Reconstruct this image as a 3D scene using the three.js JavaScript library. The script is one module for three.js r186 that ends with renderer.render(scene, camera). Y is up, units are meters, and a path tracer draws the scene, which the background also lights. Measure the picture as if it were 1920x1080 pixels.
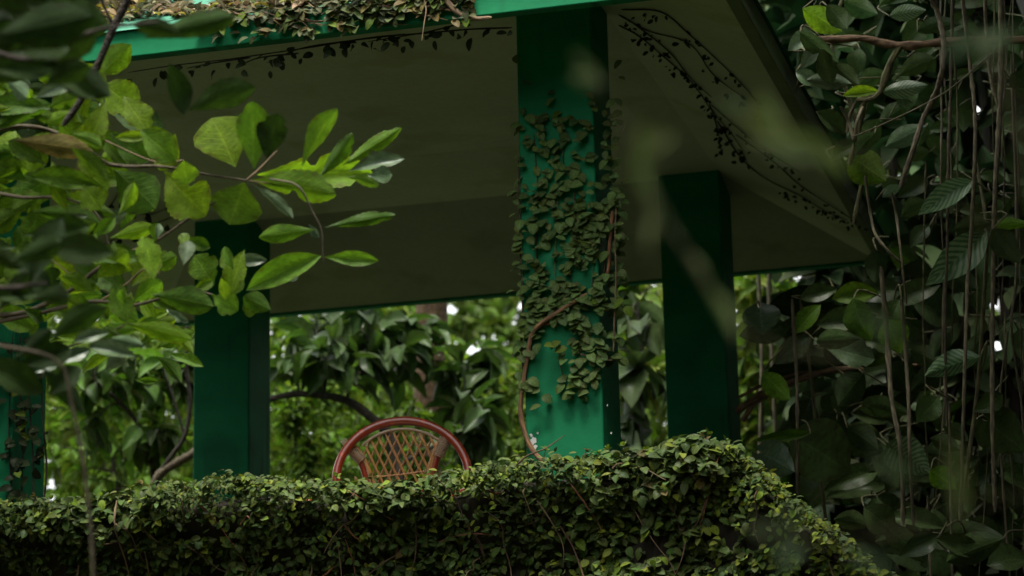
import * as THREE from 'three';
import { mergeGeometries } from 'three/addons/utils/BufferGeometryUtils.js';
import { RoundedBoxGeometry } from 'three/addons/geometries/RoundedBoxGeometry.js';
import { ImprovedNoise } from 'three/addons/math/ImprovedNoise.js';

// ------------------------------------------------------------------ camera, sky, sun, exposure
const scene = new THREE.Scene();
const V = (x, y, z) => new THREE.Vector3(x, y, z);
const F = 4865.1, EYE = V(2.9128, 1.5, 12.371), YAW = 0.2657, PITCH = 0.2448, ROLL = -0.0234;
const camera = new THREE.PerspectiveCamera(2 * Math.atan(540 / F) * 180 / Math.PI, 16 / 9, 0.1, 900);
const FW = V(-Math.sin(YAW) * Math.cos(PITCH), Math.sin(PITCH), -Math.cos(YAW) * Math.cos(PITCH));
const R0 = FW.clone().cross(V(0, 1, 0)).normalize(), U0 = R0.clone().cross(FW);
const RX = R0.clone().multiplyScalar(Math.cos(ROLL)).addScaledVector(U0, Math.sin(ROLL));
const UY = R0.clone().multiplyScalar(-Math.sin(ROLL)).addScaledVector(U0, Math.cos(ROLL));
camera.position.copy(EYE);
camera.quaternion.setFromRotationMatrix(new THREE.Matrix4().makeBasis(RX, UY, FW.clone().negate()));
camera.focus = 12.0; camera.userData.fStop = 2.7;

const SKYW = 64, SKYH = 32, sky = new Float32Array(SKYW * SKYH * 4);
for (let j = 0; j < SKYH; j++) for (let i = 0; i < SKYW; i++) {           // an even overcast, brighter overhead
  const up = Math.sin(((j + 0.5) / SKYH - 0.5) * Math.PI), b = 0.95 * (0.45 + 0.55 * Math.max(0, up)), k = (j * SKYW + i) * 4;
  sky[k] = b * 0.97; sky[k + 1] = b; sky[k + 2] = b * 1.0; sky[k + 3] = 1;
}
const skyTex = new THREE.DataTexture(sky, SKYW, SKYH, THREE.RGBAFormat, THREE.FloatType);
skyTex.mapping = THREE.EquirectangularReflectionMapping; skyTex.magFilter = THREE.LinearFilter; skyTex.needsUpdate = true;
scene.background = skyTex; scene.environment = skyTex;
const sun = new THREE.DirectionalLight(new THREE.Color(1, 0.96, 0.86), 2.4);
sun.position.set(0.4, 20, 5.0); sun.target.position.set(-1.0, 4.0, 0);
sun.castShadow = true; sun.shadow.radius = 42; sun.shadow.mapSize.set(2048, 2048);
Object.assign(sun.shadow.camera, { left: -16, right: 16, top: 16, bottom: -16, near: 0.5, far: 60 });
scene.add(sun, sun.target);
const renderer = new THREE.WebGLRenderer({ antialias: true });
renderer.toneMapping = THREE.LinearToneMapping; renderer.toneMappingExposure = 3.6;
renderer.shadowMap.enabled = true;

// ------------------------------------------------------------------ helpers
let seed = 7;
const rnd = () => { seed = (seed + 0x6D2B79F5) | 0; let t = Math.imul(seed ^ (seed >>> 15), 1 | seed); t = (t + Math.imul(t ^ (t >>> 7), 61 | t)) ^ t; return ((t ^ (t >>> 14)) >>> 0) / 4294967296; };
const rr = (a, b) => a + (b - a) * rnd(), pick = (a) => a[Math.floor(rnd() * a.length)], reseed = (n) => { seed = n; };
const noise = new ImprovedNoise(), nz = (x, y, z = 0) => noise.noise(x, y, z);
const fbm = (x, y, z = 0) => nz(x, y, z) + 0.5 * nz(2.1 * x, 2.1 * y, z + 3) + 0.25 * nz(4.3 * x, 4.3 * y, z + 7);
const clamp = (x, a, b) => Math.min(b, Math.max(a, x)), smooth = (a, b, x) => { const t = clamp((x - a) / (b - a), 0, 1); return t * t * (3 - 2 * t); };
const ray = (px, py) => FW.clone().addScaledVector(RX, (px - 960) / F).addScaledVector(UY, -(py - 540) / F);
const at = (px, py, d) => EYE.clone().addScaledVector(ray(px, py), d);                  // the point seen at that pixel of the photograph, d metres away
const onZ = (px, py, z) => { const r = ray(px, py); return EYE.clone().addScaledVector(r, (z - EYE.z) / r.z); };
const onY = (px, py, y) => { const r = ray(px, py); return EYE.clone().addScaledVector(r, (y - EYE.y) / r.y); };
const project = (p) => { const d = p.clone().sub(EYE), z = d.dot(FW); return [960 + F * d.dot(RX) / z, 540 - F * d.dot(UY) / z, z]; };
const taken = new Map();
const numbered = (n) => { const k = taken.get(n) || 0; taken.set(n, k + 1); return k ? `${n}_${String(k).padStart(3, '0')}` : n; };
const shade = (o) => { o.castShadow = o.receiveShadow = true; return o; };
function thing(name, label, category, base, group) {
  const o = new THREE.Group(); o.name = numbered(name); o.position.copy(base); scene.add(o);
  o.userData = { label, category, kind: 'thing' }; if (group) o.userData.group = group; o.userData.base = undefined;
  delete o.userData.base; return o;
}
const origin = (o) => { const p = V(0, 0, 0); for (let q = o; q && q !== scene; q = q.parent) p.add(q.position); return p; };
function part(name, geo, mat, parent, label) {                                           // geometry given in world places
  const p = origin(parent); geo = geo.clone ? geo : geo; geo.translate(-p.x, -p.y, -p.z);
  const m = shade(new THREE.Mesh(geo, mat)); m.name = numbered(name); if (label) m.userData.label = label; parent.add(m); return m;
}
function structure(name, geo, mat, label) { const m = shade(new THREE.Mesh(geo, mat)); m.name = numbered(name); m.userData = { kind: 'structure' }; if (label) m.userData.label = label; scene.add(m); return m; }
function placed(name, geo, mat, matrix, parent) {                                        // a shared geometry put by a matrix
  const m = shade(new THREE.Mesh(geo, mat)); m.name = numbered(name); matrix.decompose(m.position, m.quaternion, m.scale); m.position.sub(origin(parent)); parent.add(m); return m;
}
function swarm(name, geo, mat, list, parent, tint) {                                     // what is past the limit of single pieces
  if (!list.length) return null;
  const o = origin(parent), im = shade(new THREE.InstancedMesh(geo, mat, list.length)), c = new THREE.Color(), m = new THREE.Matrix4();
  list.forEach((l, i) => { m.copy(l.m); m.elements[12] -= o.x; m.elements[13] -= o.y; m.elements[14] -= o.z; im.setMatrixAt(i, m); const t = l.tint || [1, 1, 1]; im.setColorAt(i, c.setRGB(t[0], t[1], t[2])); });
  im.name = numbered(name); im.userData.kind = 'stuff'; parent.add(im); return im;
}
function tube(pts, r0, r1, { sides = 7, rings, bump = 0.08, knots = 0, capped = true } = {}) {
  const curve = new THREE.CatmullRomCurve3(pts, false, 'centripetal'), n = rings || Math.max(4, pts.length * 4), L = curve.getLength();
  const pos = [], nor = [], uv = [], idx = []; let N = V(0.31, 0.2, 0.93), off = rnd() * 50;
  for (let i = 0; i <= n; i++) {
    const t = i / n, p = curve.getPoint(t), T = curve.getTangent(t); N.addScaledVector(T, -N.dot(T)).normalize(); const B = T.clone().cross(N);
    let r = r0 + (r1 - r0) * t; r *= 1 + bump * 2 * nz(off + t * L * 9, off, 0);
    if (knots) { const q = (t * L / knots + off) % 1; r *= 1 + 0.35 * Math.exp(-(((q - 0.5) / 0.06) ** 2)); }
    if (capped && (i === 0 || i === n)) r *= 0.55;
    for (let j = 0; j <= sides; j++) {
      const a = j / sides * Math.PI * 2, d = N.clone().multiplyScalar(Math.cos(a)).addScaledVector(B, Math.sin(a)), q = r * (1 + bump * nz(off + Math.cos(a) * 2, Math.sin(a) * 2, t * L * 5));
      pos.push(p.x + d.x * q, p.y + d.y * q, p.z + d.z * q); nor.push(d.x, d.y, d.z); uv.push(j / sides * Math.max(0.05, r0 * 6.28), t * L);
    }
  }
  const w = sides + 1;
  for (let i = 0; i < n; i++) for (let j = 0; j < sides; j++) { const a = i * w + j; idx.push(a, a + 1, a + w, a + 1, a + w + 1, a + w); }
  if (capped) for (const [i, s] of [[0, 1], [n, -1]]) { const c = pos.length / 3, p = curve.getPoint(i / n), T = curve.getTangent(i / n).multiplyScalar(-s); pos.push(p.x, p.y, p.z); nor.push(T.x, T.y, T.z); uv.push(0, 0); for (let j = 0; j < sides; j++) s > 0 ? idx.push(c, i * w + j + 1, i * w + j) : idx.push(c, i * w + j, i * w + j + 1); }
  const g = new THREE.BufferGeometry(); g.setAttribute('position', new THREE.Float32BufferAttribute(pos, 3)); g.setAttribute('normal', new THREE.Float32BufferAttribute(nor, 3)); g.setAttribute('uv', new THREE.Float32BufferAttribute(uv, 2)); g.setIndex(idx); return g;
}
// A leaf blade: base at the origin, along +Y, one long and one wide, upper side towards +Z.
function blade({ nl = 8, na = 2, p = 1, q = 0.8, fold = 0.25, curl = 0.25, wave = 0, saw = 0, bites = 0, twist = 0, heart = 0, sd = 1 } = {}) {
  const pos = [], uv = [], idx = [], w = 2 * na + 1;
  for (let i = 0; i <= nl; i++) {
    const t = i / nl, s = Math.pow(Math.max(0, Math.sin(Math.PI * Math.pow(clamp(t, 0.002, 0.9985), p))), q);
    for (let j = -na; j <= na; j++) {
      let h = 0.5 * s * (1 + saw * ((i % 2) ? 1 : -1));
      if (bites) h *= 1 - bites * smooth(0.1, 0.45, nz(sd * 7.3 + t * 5, j > 0 ? 5 : 9, sd)) * (Math.abs(j) === na ? 1 : 0.6);
      let x = h * j / na, y = t - heart * Math.pow(Math.abs(j) / na, 2) * Math.pow(1 - t, 6);
      let z = fold * Math.abs(x) - curl * (y - 0.3) * (y - 0.3) + curl * 0.09 + wave * Math.sin(t * 13 + sd * 3 + (j > 0 ? 1.3 : 0)) * Math.abs(j) / na * 0.5;
      const a = twist * t, c = Math.cos(a), sn = Math.sin(a);
      pos.push(x * c - z * sn, y, x * sn + z * c); uv.push(0.5 + 0.5 * j / na, t);
    }
  }
  for (let i = 0; i < nl; i++) for (let j = 0; j < w - 1; j++) { const a = i * w + j; idx.push(a, a + 1, a + w, a + 1, a + w + 1, a + w); }
  const g = new THREE.BufferGeometry(); g.setAttribute('position', new THREE.Float32BufferAttribute(pos, 3)); g.setAttribute('uv', new THREE.Float32BufferAttribute(uv, 2)); g.setIndex(idx); g.computeVertexNormals(); return g;
}
function leafMatrix(base, axis, normal, len, wid) {                                      // axis and normal need not be square
  const y = axis.clone().normalize(), x = y.clone().cross(normal); if (x.lengthSq() < 1e-6) x.set(1, 0, 0); x.normalize(); const z = x.clone().cross(y);
  return new THREE.Matrix4().makeBasis(x.multiplyScalar(wid), y.multiplyScalar(len), z.multiplyScalar(len)).setPosition(base);
}
const jitter = (v, a) => v.clone().add(V(rr(-a, a), rr(-a, a), rr(-a, a))).normalize();

// ------------------------------------------------------------------ textures and materials
function texture(w, h, fn, { srgb = false, repeat = [1, 1] } = {}) {
  const d = new Uint8Array(w * h * 4);
  for (let j = 0; j < h; j++) for (let i = 0; i < w; i++) { const c = fn(i / w, j / h), k = (j * w + i) * 4; for (let q = 0; q < 3; q++) d[k + q] = clamp(Math.round((Array.isArray(c) ? c[q] : c) * 255), 0, 255); d[k + 3] = 255; }
  const t = new THREE.DataTexture(d, w, h); t.wrapS = t.wrapT = THREE.RepeatWrapping; t.magFilter = THREE.LinearFilter; t.minFilter = THREE.LinearMipmapLinearFilter; t.generateMipmaps = true; t.repeat.set(...repeat); if (srgb) t.colorSpace = THREE.SRGBColorSpace; t.needsUpdate = true; return t;
}
const rgb = (r, g, b) => new THREE.Color().setRGB(r, g, b);
const vein = (u, v) => {                                                                 // 1 on a vein
  const x = Math.abs(u - 0.5) * 2, mid = Math.exp(-((x / 0.05) ** 2)), s = (v - x * 0.22) * 9, q = Math.abs(s - Math.round(s));
  return Math.max(mid, 0.75 * Math.exp(-((q / 0.07) ** 2)) * (1 - 0.6 * x));
};
const leafMap = texture(128, 256, (u, v) => { const n = 0.86 + 0.14 * fbm(u * 5, v * 8, 1), k = vein(u, v), spot = smooth(0.42, 0.55, nz(u * 11, v * 19, 4)) * 0.3 + smooth(0.75, 1.1, Math.abs(u - 0.5) * 2 + 0.5 * nz(u * 6, v * 12, 9)) * 0.25; return [clamp(n * 0.88 + 0.14 * k - spot * 0.2, 0, 1), clamp(n * 0.9 + 0.1 * k - spot * 0.5, 0, 1), clamp(n * 0.85 + 0.2 * k - spot * 0.5, 0, 1)]; }, { srgb: true });
const leafBump = texture(128, 256, (u, v) => 0.55 - 0.4 * vein(u, v) + 0.18 * nz(u * 11, v * 20, 2));
const stripeMap = texture(128, 256, (u, v) => { const s = (v - Math.abs(u - 0.5) * 0.5) * 10, b = smooth(0.15, 0.5, Math.abs(s - Math.round(s)) * 2 * (0.7 + 0.6 * nz(u * 6, v * 9, 3))), m = vein(u, v); return [0.55 + 0.45 * b, 0.72 + 0.28 * b, 0.6 + 0.35 * b].map((x) => clamp(x + 0.1 * m, 0, 1)); }, { srgb: true });
function leafMat(r, g, b, { through = 0.35, coat = 0.2, rough = 0.9, coatRough = 0.38, map = leafMap, bump = 0.004 } = {}) {
  const m = new THREE.MeshPhysicalMaterial({ color: new THREE.Color().setRGB(r, g, b), roughness: rough, transmission: through, thickness: 0, specularIntensity: 0.22, clearcoat: coat, clearcoatRoughness: coatRough, map, side: THREE.DoubleSide });
  if (bump) { m.bumpMap = leafBump; m.bumpScale = bump; } return m;
}
const spread = (r, g, b, opts, n = 4) => Array.from({ length: n }, (_, i) => { const k = 0.72 + 0.56 * i / (n - 1), y = 0.9 + 0.22 * ((i * 7) % n) / n; return leafMat(r * k * y, g * k, b * k, opts); });
const MAT = {
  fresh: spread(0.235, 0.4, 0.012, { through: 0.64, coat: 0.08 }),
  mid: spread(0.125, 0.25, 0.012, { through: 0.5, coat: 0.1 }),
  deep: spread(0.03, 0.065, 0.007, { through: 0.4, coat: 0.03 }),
  pale: spread(0.13, 0.2, 0.1, { through: 0.25, coat: 0.5, coatRough: 0.3 }),  // grey-green with the sky's reflection painted into the leaf colour
  dry: spread(0.24, 0.18, 0.05, { through: 0.4, coat: 0.1 }),
  back: spread(0.095, 0.205, 0.016, { through: 0.5, coat: 0.12, coatRough: 0.3 }),
  olive: spread(0.14, 0.19, 0.05, { through: 0.4, coat: 0.05 }),
  shrub: spread(0.055, 0.115, 0.014, { through: 0.45, coat: 0.3, coatRough: 0.3 }),
  backBright: spread(0.16, 0.31, 0.018, { through: 0.55, coat: 0.15, coatRough: 0.3 }),
  jungle: spread(0.058, 0.1, 0.024, { through: 0.25, coat: 0.25, coatRough: 0.35 }),
  stripe: spread(0.12, 0.17, 0.085, { through: 0.25, coat: 0.6, map: stripeMap }),
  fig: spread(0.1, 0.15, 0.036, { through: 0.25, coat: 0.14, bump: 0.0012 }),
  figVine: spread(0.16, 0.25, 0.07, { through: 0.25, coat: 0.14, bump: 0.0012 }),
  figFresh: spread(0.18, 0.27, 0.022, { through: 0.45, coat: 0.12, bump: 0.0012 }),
  figShaded: spread(0.03, 0.046, 0.016, { through: 0.1, coat: 0.1, bump: 0.0012 }),  // fig leaves with shade painted in as a darker green
};
const whiteLeaf = leafMat(1, 1, 1, { through: 0.38, coat: 0.15, bump: 0.002 }), whiteFig = leafMat(1, 1, 1, { through: 0.28, coat: 0.12, bump: 0.0012 }), whiteGloss = leafMat(1, 1, 1, { through: 0.5, coat: 0.1, coatRough: 0.3, bump: 0.002 });
const plainLeaf = new THREE.MeshStandardMaterial({ color: rgb(1, 1, 1), roughness: 0.9, side: THREE.DoubleSide });
const tint = (r, g, b, v = 0.35) => { const k = 1 - v + 2 * v * rnd(), y = 1 + rr(-0.2, 0.25); return [r * k * y, g * k, b * k * rr(0.8, 1.2)]; };
const paintMap = texture(512, 1024, (u, v) => {
  const a = fbm(u * 4, v * 8, 2), st = smooth(0.15, 0.7, nz(u * 26, v * 2.2, 5)) * smooth(-0.2, 0.5, nz(u * 3, v * 3, 8)), fine = nz(u * 70, v * 140, 1), sp = smooth(0.55, 0.7, nz(u * 40, v * 80, 12));
  const k = 0.9 + 0.09 * a + 0.025 * fine - 0.3 * st - 0.12 * smooth(0.1, 0.5, nz(u * 6, v * 5, 21)); return [clamp(k * (0.9 + 0.3 * sp + 0.2 * st), 0, 1), clamp(k * 0.97, 0, 1), clamp(k * (0.95 + 0.05 * sp), 0, 1)];
}, { srgb: true });
const roughMap = texture(256, 256, (u, v) => 0.5 + 0.22 * fbm(u * 7, v * 7, 3) + 0.2 * nz(u * 40, v * 40, 5));
const green = new THREE.MeshPhysicalMaterial({ color: rgb(0.009, 0.225, 0.092), roughness: 0.72, specularIntensity: 0.4, map: paintMap, bumpMap: roughMap, bumpScale: 0.004 });
const mossPaint = new THREE.MeshStandardMaterial({ color: rgb(0.16, 0.2, 0.09), roughness: 0.9, map: paintMap, bumpMap: roughMap, bumpScale: 0.006 });
const plasterMap = texture(512, 512, (u, v) => { const s = smooth(0.1, 0.6, fbm(u * 5, v * 5, 11)), m = 0.92 + 0.05 * fbm(u * 4, v * 4, 4) - 0.07 * s + 0.03 * nz(u * 60, v * 60, 2); return [m, m * 0.99, m * (0.95 - 0.05 * s)]; }, { srgb: true });
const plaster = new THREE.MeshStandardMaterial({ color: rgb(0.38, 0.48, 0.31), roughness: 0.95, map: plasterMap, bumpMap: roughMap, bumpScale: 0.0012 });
const plasterShaded = new THREE.MeshStandardMaterial({ color: rgb(0.25, 0.31, 0.2), roughness: 0.95, map: plasterMap, bumpMap: roughMap, bumpScale: 0.003 });  // plaster with the rear slope's shade painted in as a darker colour
const concrete = new THREE.MeshStandardMaterial({ color: rgb(0.2, 0.19, 0.16), roughness: 0.95, map: plasterMap, bumpMap: roughMap, bumpScale: 0.004 });
const barkTex = texture(256, 512, (u, v) => { const a = Math.abs(nz(u * 18, v * 6, 3)), b = fbm(u * 8, v * 9, 6); return [0.62 + 0.5 * a + 0.14 * b, 0.58 + 0.46 * a + 0.16 * b, 0.52 + 0.42 * a + 0.1 * b].map((x) => clamp(x, 0, 1)); }, { srgb: true, repeat: [2, 1.5] });
const barkBump = texture(256, 512, (u, v) => clamp(0.3 + Math.abs(nz(u * 18, v * 6, 3)) + 0.2 * nz(u * 50, v * 40, 1), 0, 1), { repeat: [2, 1.5] });
const bark = (r, g, b, s = 0.006) => new THREE.MeshStandardMaterial({ color: rgb(r, g, b), roughness: 0.93, map: barkTex, bumpMap: barkBump, bumpScale: s });
const barkDark = bark(0.042, 0.034, 0.026, 0.012), barkGrey = bark(0.13, 0.118, 0.085), barkBrown = bark(0.21, 0.145, 0.095), barkStem = bark(0.36, 0.22, 0.13, 0.004), barkRed = bark(0.36, 0.17, 0.1, 0.003), barkPale = bark(0.34, 0.27, 0.19, 0.003), vineBark = bark(0.2, 0.195, 0.14, 0.004), mossBark = bark(0.14, 0.15, 0.07, 0.008);
const soilMap = texture(256, 256, (u, v) => { const a = 0.7 + 0.3 * fbm(u * 12, v * 12, 2); return [a, a * 0.93, a * 0.85]; }, { srgb: true, repeat: [60, 60] });
const soil = new THREE.MeshStandardMaterial({ color: rgb(0.07, 0.085, 0.035), roughness: 1, map: soilMap });
const figTwig = bark(0.15, 0.1, 0.065, 0.002);
const masonry = new THREE.MeshStandardMaterial({ color: rgb(0.09, 0.08, 0.06), roughness: 1, map: plasterMap, bumpMap: roughMap, bumpScale: 0.01 });

// blades shared by all plants
const B = {
  ovate: [1, 2, 3].map((s) => blade({ nl: 10, na: 2, p: 0.9, q: 0.85, fold: 0.3, curl: 0.2 + 0.12 * s, wave: 0.03, sd: s })),
  obovate: [4, 5, 6].map((s) => blade({ nl: 12, na: 2, p: 1.45, q: 0.8, fold: 0.22, curl: 0.12 * (s - 3), wave: 0.035, saw: 0.025, sd: s })),
  eaten: [7, 8, 9].map((s) => blade({ nl: 24, na: 3, p: 1.5, q: 0.7, fold: 0.2, curl: 0.2, wave: 0.04, saw: 0.04, bites: 0.6, sd: s })),
  heart: [10, 11].map((s) => blade({ nl: 10, na: 3, p: 0.62, q: 0.75, fold: 0.25, curl: 0.3, wave: 0.03, heart: 0.22, sd: s })),
  small: [12, 13].map((s) => blade({ nl: 5, na: 1, p: 0.95, q: 0.8, fold: 0.35, curl: 0.35, sd: s })),
  fig: [14, 15].map((s) => blade({ nl: 7, na: 1, p: 0.85, q: 0.62, fold: 0.16, curl: 0.2 + 0.25 * (s - 14), sd: s, heart: 0.06 })),
};
const inFrame = (p, m = 0) => { const q = project(p); return q[2] > 0.3 && q[0] > -m && q[0] < 1920 + m && q[1] > -m && q[1] < 1080 + m ? q[2] : 0; };
// Leaves onto a plant: those that show largest as parts of their own, the rest as one mass.
function emitLeaves(parent, leaves, blades, mats, whiteMat, most, name = 'leaf') {
  const score = leaves.map((l) => { const p = V(0, 0, 0).setFromMatrixPosition(l.m), d = inFrame(p, 20); return d ? l.m.getMaxScaleOnAxis() / d : 0; });
  const order = leaves.map((_, i) => i).sort((a, b) => score[b] - score[a]);
  const rest = [[], []];
  order.forEach((i, k) => {
    const l = leaves[i];
    if (k < most && score[i] > 0) placed(name, l.g || blades[i % blades.length], l.mat || mats[(i * 7) % mats.length], l.m, parent);
    else rest[i % 2].push(l);
  });
  rest.forEach((list, k) => swarm('foliage', blades[k % blades.length], whiteMat, list, parent));
}
function whorl(tip, dir, n, len, wr, out, { droop = 0.25, angle = 1.0, t = [0.08, 0.14, 0.02], up = 0.8, v = 0.35, mats } = {}) {
  const side = dir.clone().cross(V(0.3, 1, 0.2)).normalize(), s2 = dir.clone().cross(side), a0 = rnd() * 6.28;
  for (let i = 0; i < n; i++) {
    const a = a0 + i * 2.4 + rr(-0.3, 0.3), ang = angle * rr(0.6, 1.25), L = len * rr(0.65, 1.15);
    const ax = dir.clone().multiplyScalar(Math.cos(ang)).addScaledVector(side, Math.sin(ang) * Math.cos(a)).addScaledVector(s2, Math.sin(ang) * Math.sin(a)); ax.y -= droop * rr(0.3, 1.5); ax.normalize();
    const nrm = dir.clone().multiplyScalar(0.5).add(V(rr(-0.5, 0.5), up, rr(-0.5, 0.5)));
    const l = { m: leafMatrix(tip.clone().addScaledVector(dir, -rr(0, 0.35) * len), ax, nrm, L, L * wr * rr(0.85, 1.15)), tint: tint(...t, v) }; if (mats) l.mat = pick(mats); out.push(l);
  }
}
// A plant whose twigs fill given volumes: each twig grows from the nearest wood already there.
function growInto({ trunk, r0 = 0.05, vols, tips, leafLen, wr = 0.45, per = 6, droop = 0.25, t, v, twigR = 0.005, trunkR1 = 0.5, out = 0.35, lift = 0.05, angle = 1.0, up = 0.8, minGen = 0 }) {
  const tubes = [], leaves = [], nodes = [];
  const c = new THREE.CatmullRomCurve3(trunk); tubes.push({ g: tube(trunk, r0, r0 * trunkR1, { sides: 9, bump: 0.12 }), name: 'trunk' });
  for (let i = 0; i <= 14; i++) nodes.push({ p: c.getPoint(i / 14), gen: 0, r: r0 * (1 - (1 - trunkR1) * i / 14) });
  const pts = []; const tot = vols.reduce((s, q) => s + q.k, 0);
  for (const q of vols) for (let i = 0; i < Math.round(tips * q.k / tot); i++) { let p; do { p = V(rr(-1, 1), rr(-1, 1), rr(-1, 1)); } while (p.lengthSq() > 1); pts.push(q.c.clone().add(V(p.x * q.r[0], p.y * q.r[1], p.z * q.r[2]))); }
  const d0 = (p) => Math.min(...nodes.slice(0, 15).map((n) => n.p.distanceTo(p)));
  pts.map((p) => [d0(p), p]).sort((a, b) => a[0] - b[0]).forEach(([, p]) => {
    let best = null, bd = 1e9; for (const n of nodes) { const d = n.p.distanceTo(p) * (1 + 0.06 * n.gen) + (n.p.y > p.y ? 0.3 * (n.p.y - p.y) : 0); if (d < bd) { bd = d; best = n; } }
    const mid = best.p.clone().lerp(p, 0.5); mid.y += lift; mid.add(V(rr(-0.1, 0.1), rr(-0.06, 0.06), rr(-0.1, 0.1)).multiplyScalar(best.p.distanceTo(p)));
    const r = Math.max(twigR, best.r * 0.55); tubes.push({ g: tube([best.p.clone(), mid, p], r, Math.max(twigR * 0.7, r * 0.5), { sides: 5, rings: 6 }), name: 'branch' });
    nodes.push({ p: mid, gen: best.gen + 1, r: r * 0.8 }, { p, gen: best.gen + 2, r: r * 0.6 });
    const dir = p.clone().sub(mid).normalize().add(V(rr(-out, out), rr(-0.1, out), rr(-out, out))).normalize();
    whorl(p, dir, per + Math.floor(rr(-1, 2)), leafLen, wr, leaves, { droop, t, v, angle, up });
    if (best.p.distanceTo(p) > 0.25) whorl(mid.clone(), dir, Math.ceil(per / 2), leafLen, wr, leaves, { droop, t, v, angle: 1.3, up });
  });
  return { tubes, leaves };
}
function plant(name, label, category, o, { blades, mats, white = whiteLeaf, wood = barkDark, most = 60, group } = {}) {
  const base = o.trunk[0].clone(), root = thing(name, label, category, base, group), g = growInto(o);
  part('trunk', g.tubes[0].g, wood, root);
  const seen = g.tubes.slice(1), single = seen.slice(0, 14), rest = seen.slice(14);
  single.forEach((q) => part('branch', q.g, wood, root));
  if (rest.length) { const m = part('twigs', mergeGeometries(rest.map((q) => q.g)), wood, root); m.userData.kind = 'stuff'; }
  emitLeaves(root, g.leaves, blades, mats, white, most);
  return root;
}
// A leaf given by where its base and its tip show, its width in pixels and its distance.
function shownLeaf(bx, by, tx, ty, w, d, roll = 0, dd = 0, droop = 0) {
  const b = at(bx, by, d), t = at(tx, ty, d + dd), ax = t.clone().sub(b), len = ax.length(), mid = b.clone().lerp(t, 0.5), to = EYE.clone().sub(mid).normalize();
  const side = ax.clone().cross(to).normalize(), n = side.clone().cross(ax).normalize().multiplyScalar(Math.cos(roll)).addScaledVector(side, Math.sin(roll));
  if (n.y < -0.2) n.negate();
  return { m: leafMatrix(b, ax, n, len, w * d / F) };
}

// ------------------------------------------------------------------ ground
const FLOOR = 3.25;
const groundAt = (x, z) => { const s = smooth(6.5, 0.6, z), n = 0.12 * fbm(x * 0.35, z * 0.35, 2); return (FLOOR - 0.1) * s * (z > 0.35 ? 0.7 : 1) + n * (z < -6 || z > 2 ? 1 : 0.25) - (z > -6 && z < 0.4 && x < 1.2 && x > -6 ? 0.06 : 0) - 0.8 * smooth(1.0, 2.2, x) * smooth(-12, -6, z); };
{
  const g = new THREE.PlaneGeometry(1, 1, 180, 180), p = g.attributes.position, uv = g.attributes.uv, s = (t) => Math.sign(t) * (Math.abs(t) * 30 + Math.pow(Math.abs(t), 4) * 700);
  for (let i = 0; i < p.count; i++) { const x = s(p.getX(i) * 2) * 0.8, z = -s(p.getY(i) * 2) * 0.8; p.setXYZ(i, x, groundAt(x, z), z); uv.setXY(i, x / 60, z / 60); }
  g.computeVertexNormals(); structure('ground', g, soil, 'dark leaf-strewn earth rising to the terrace');
}

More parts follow.
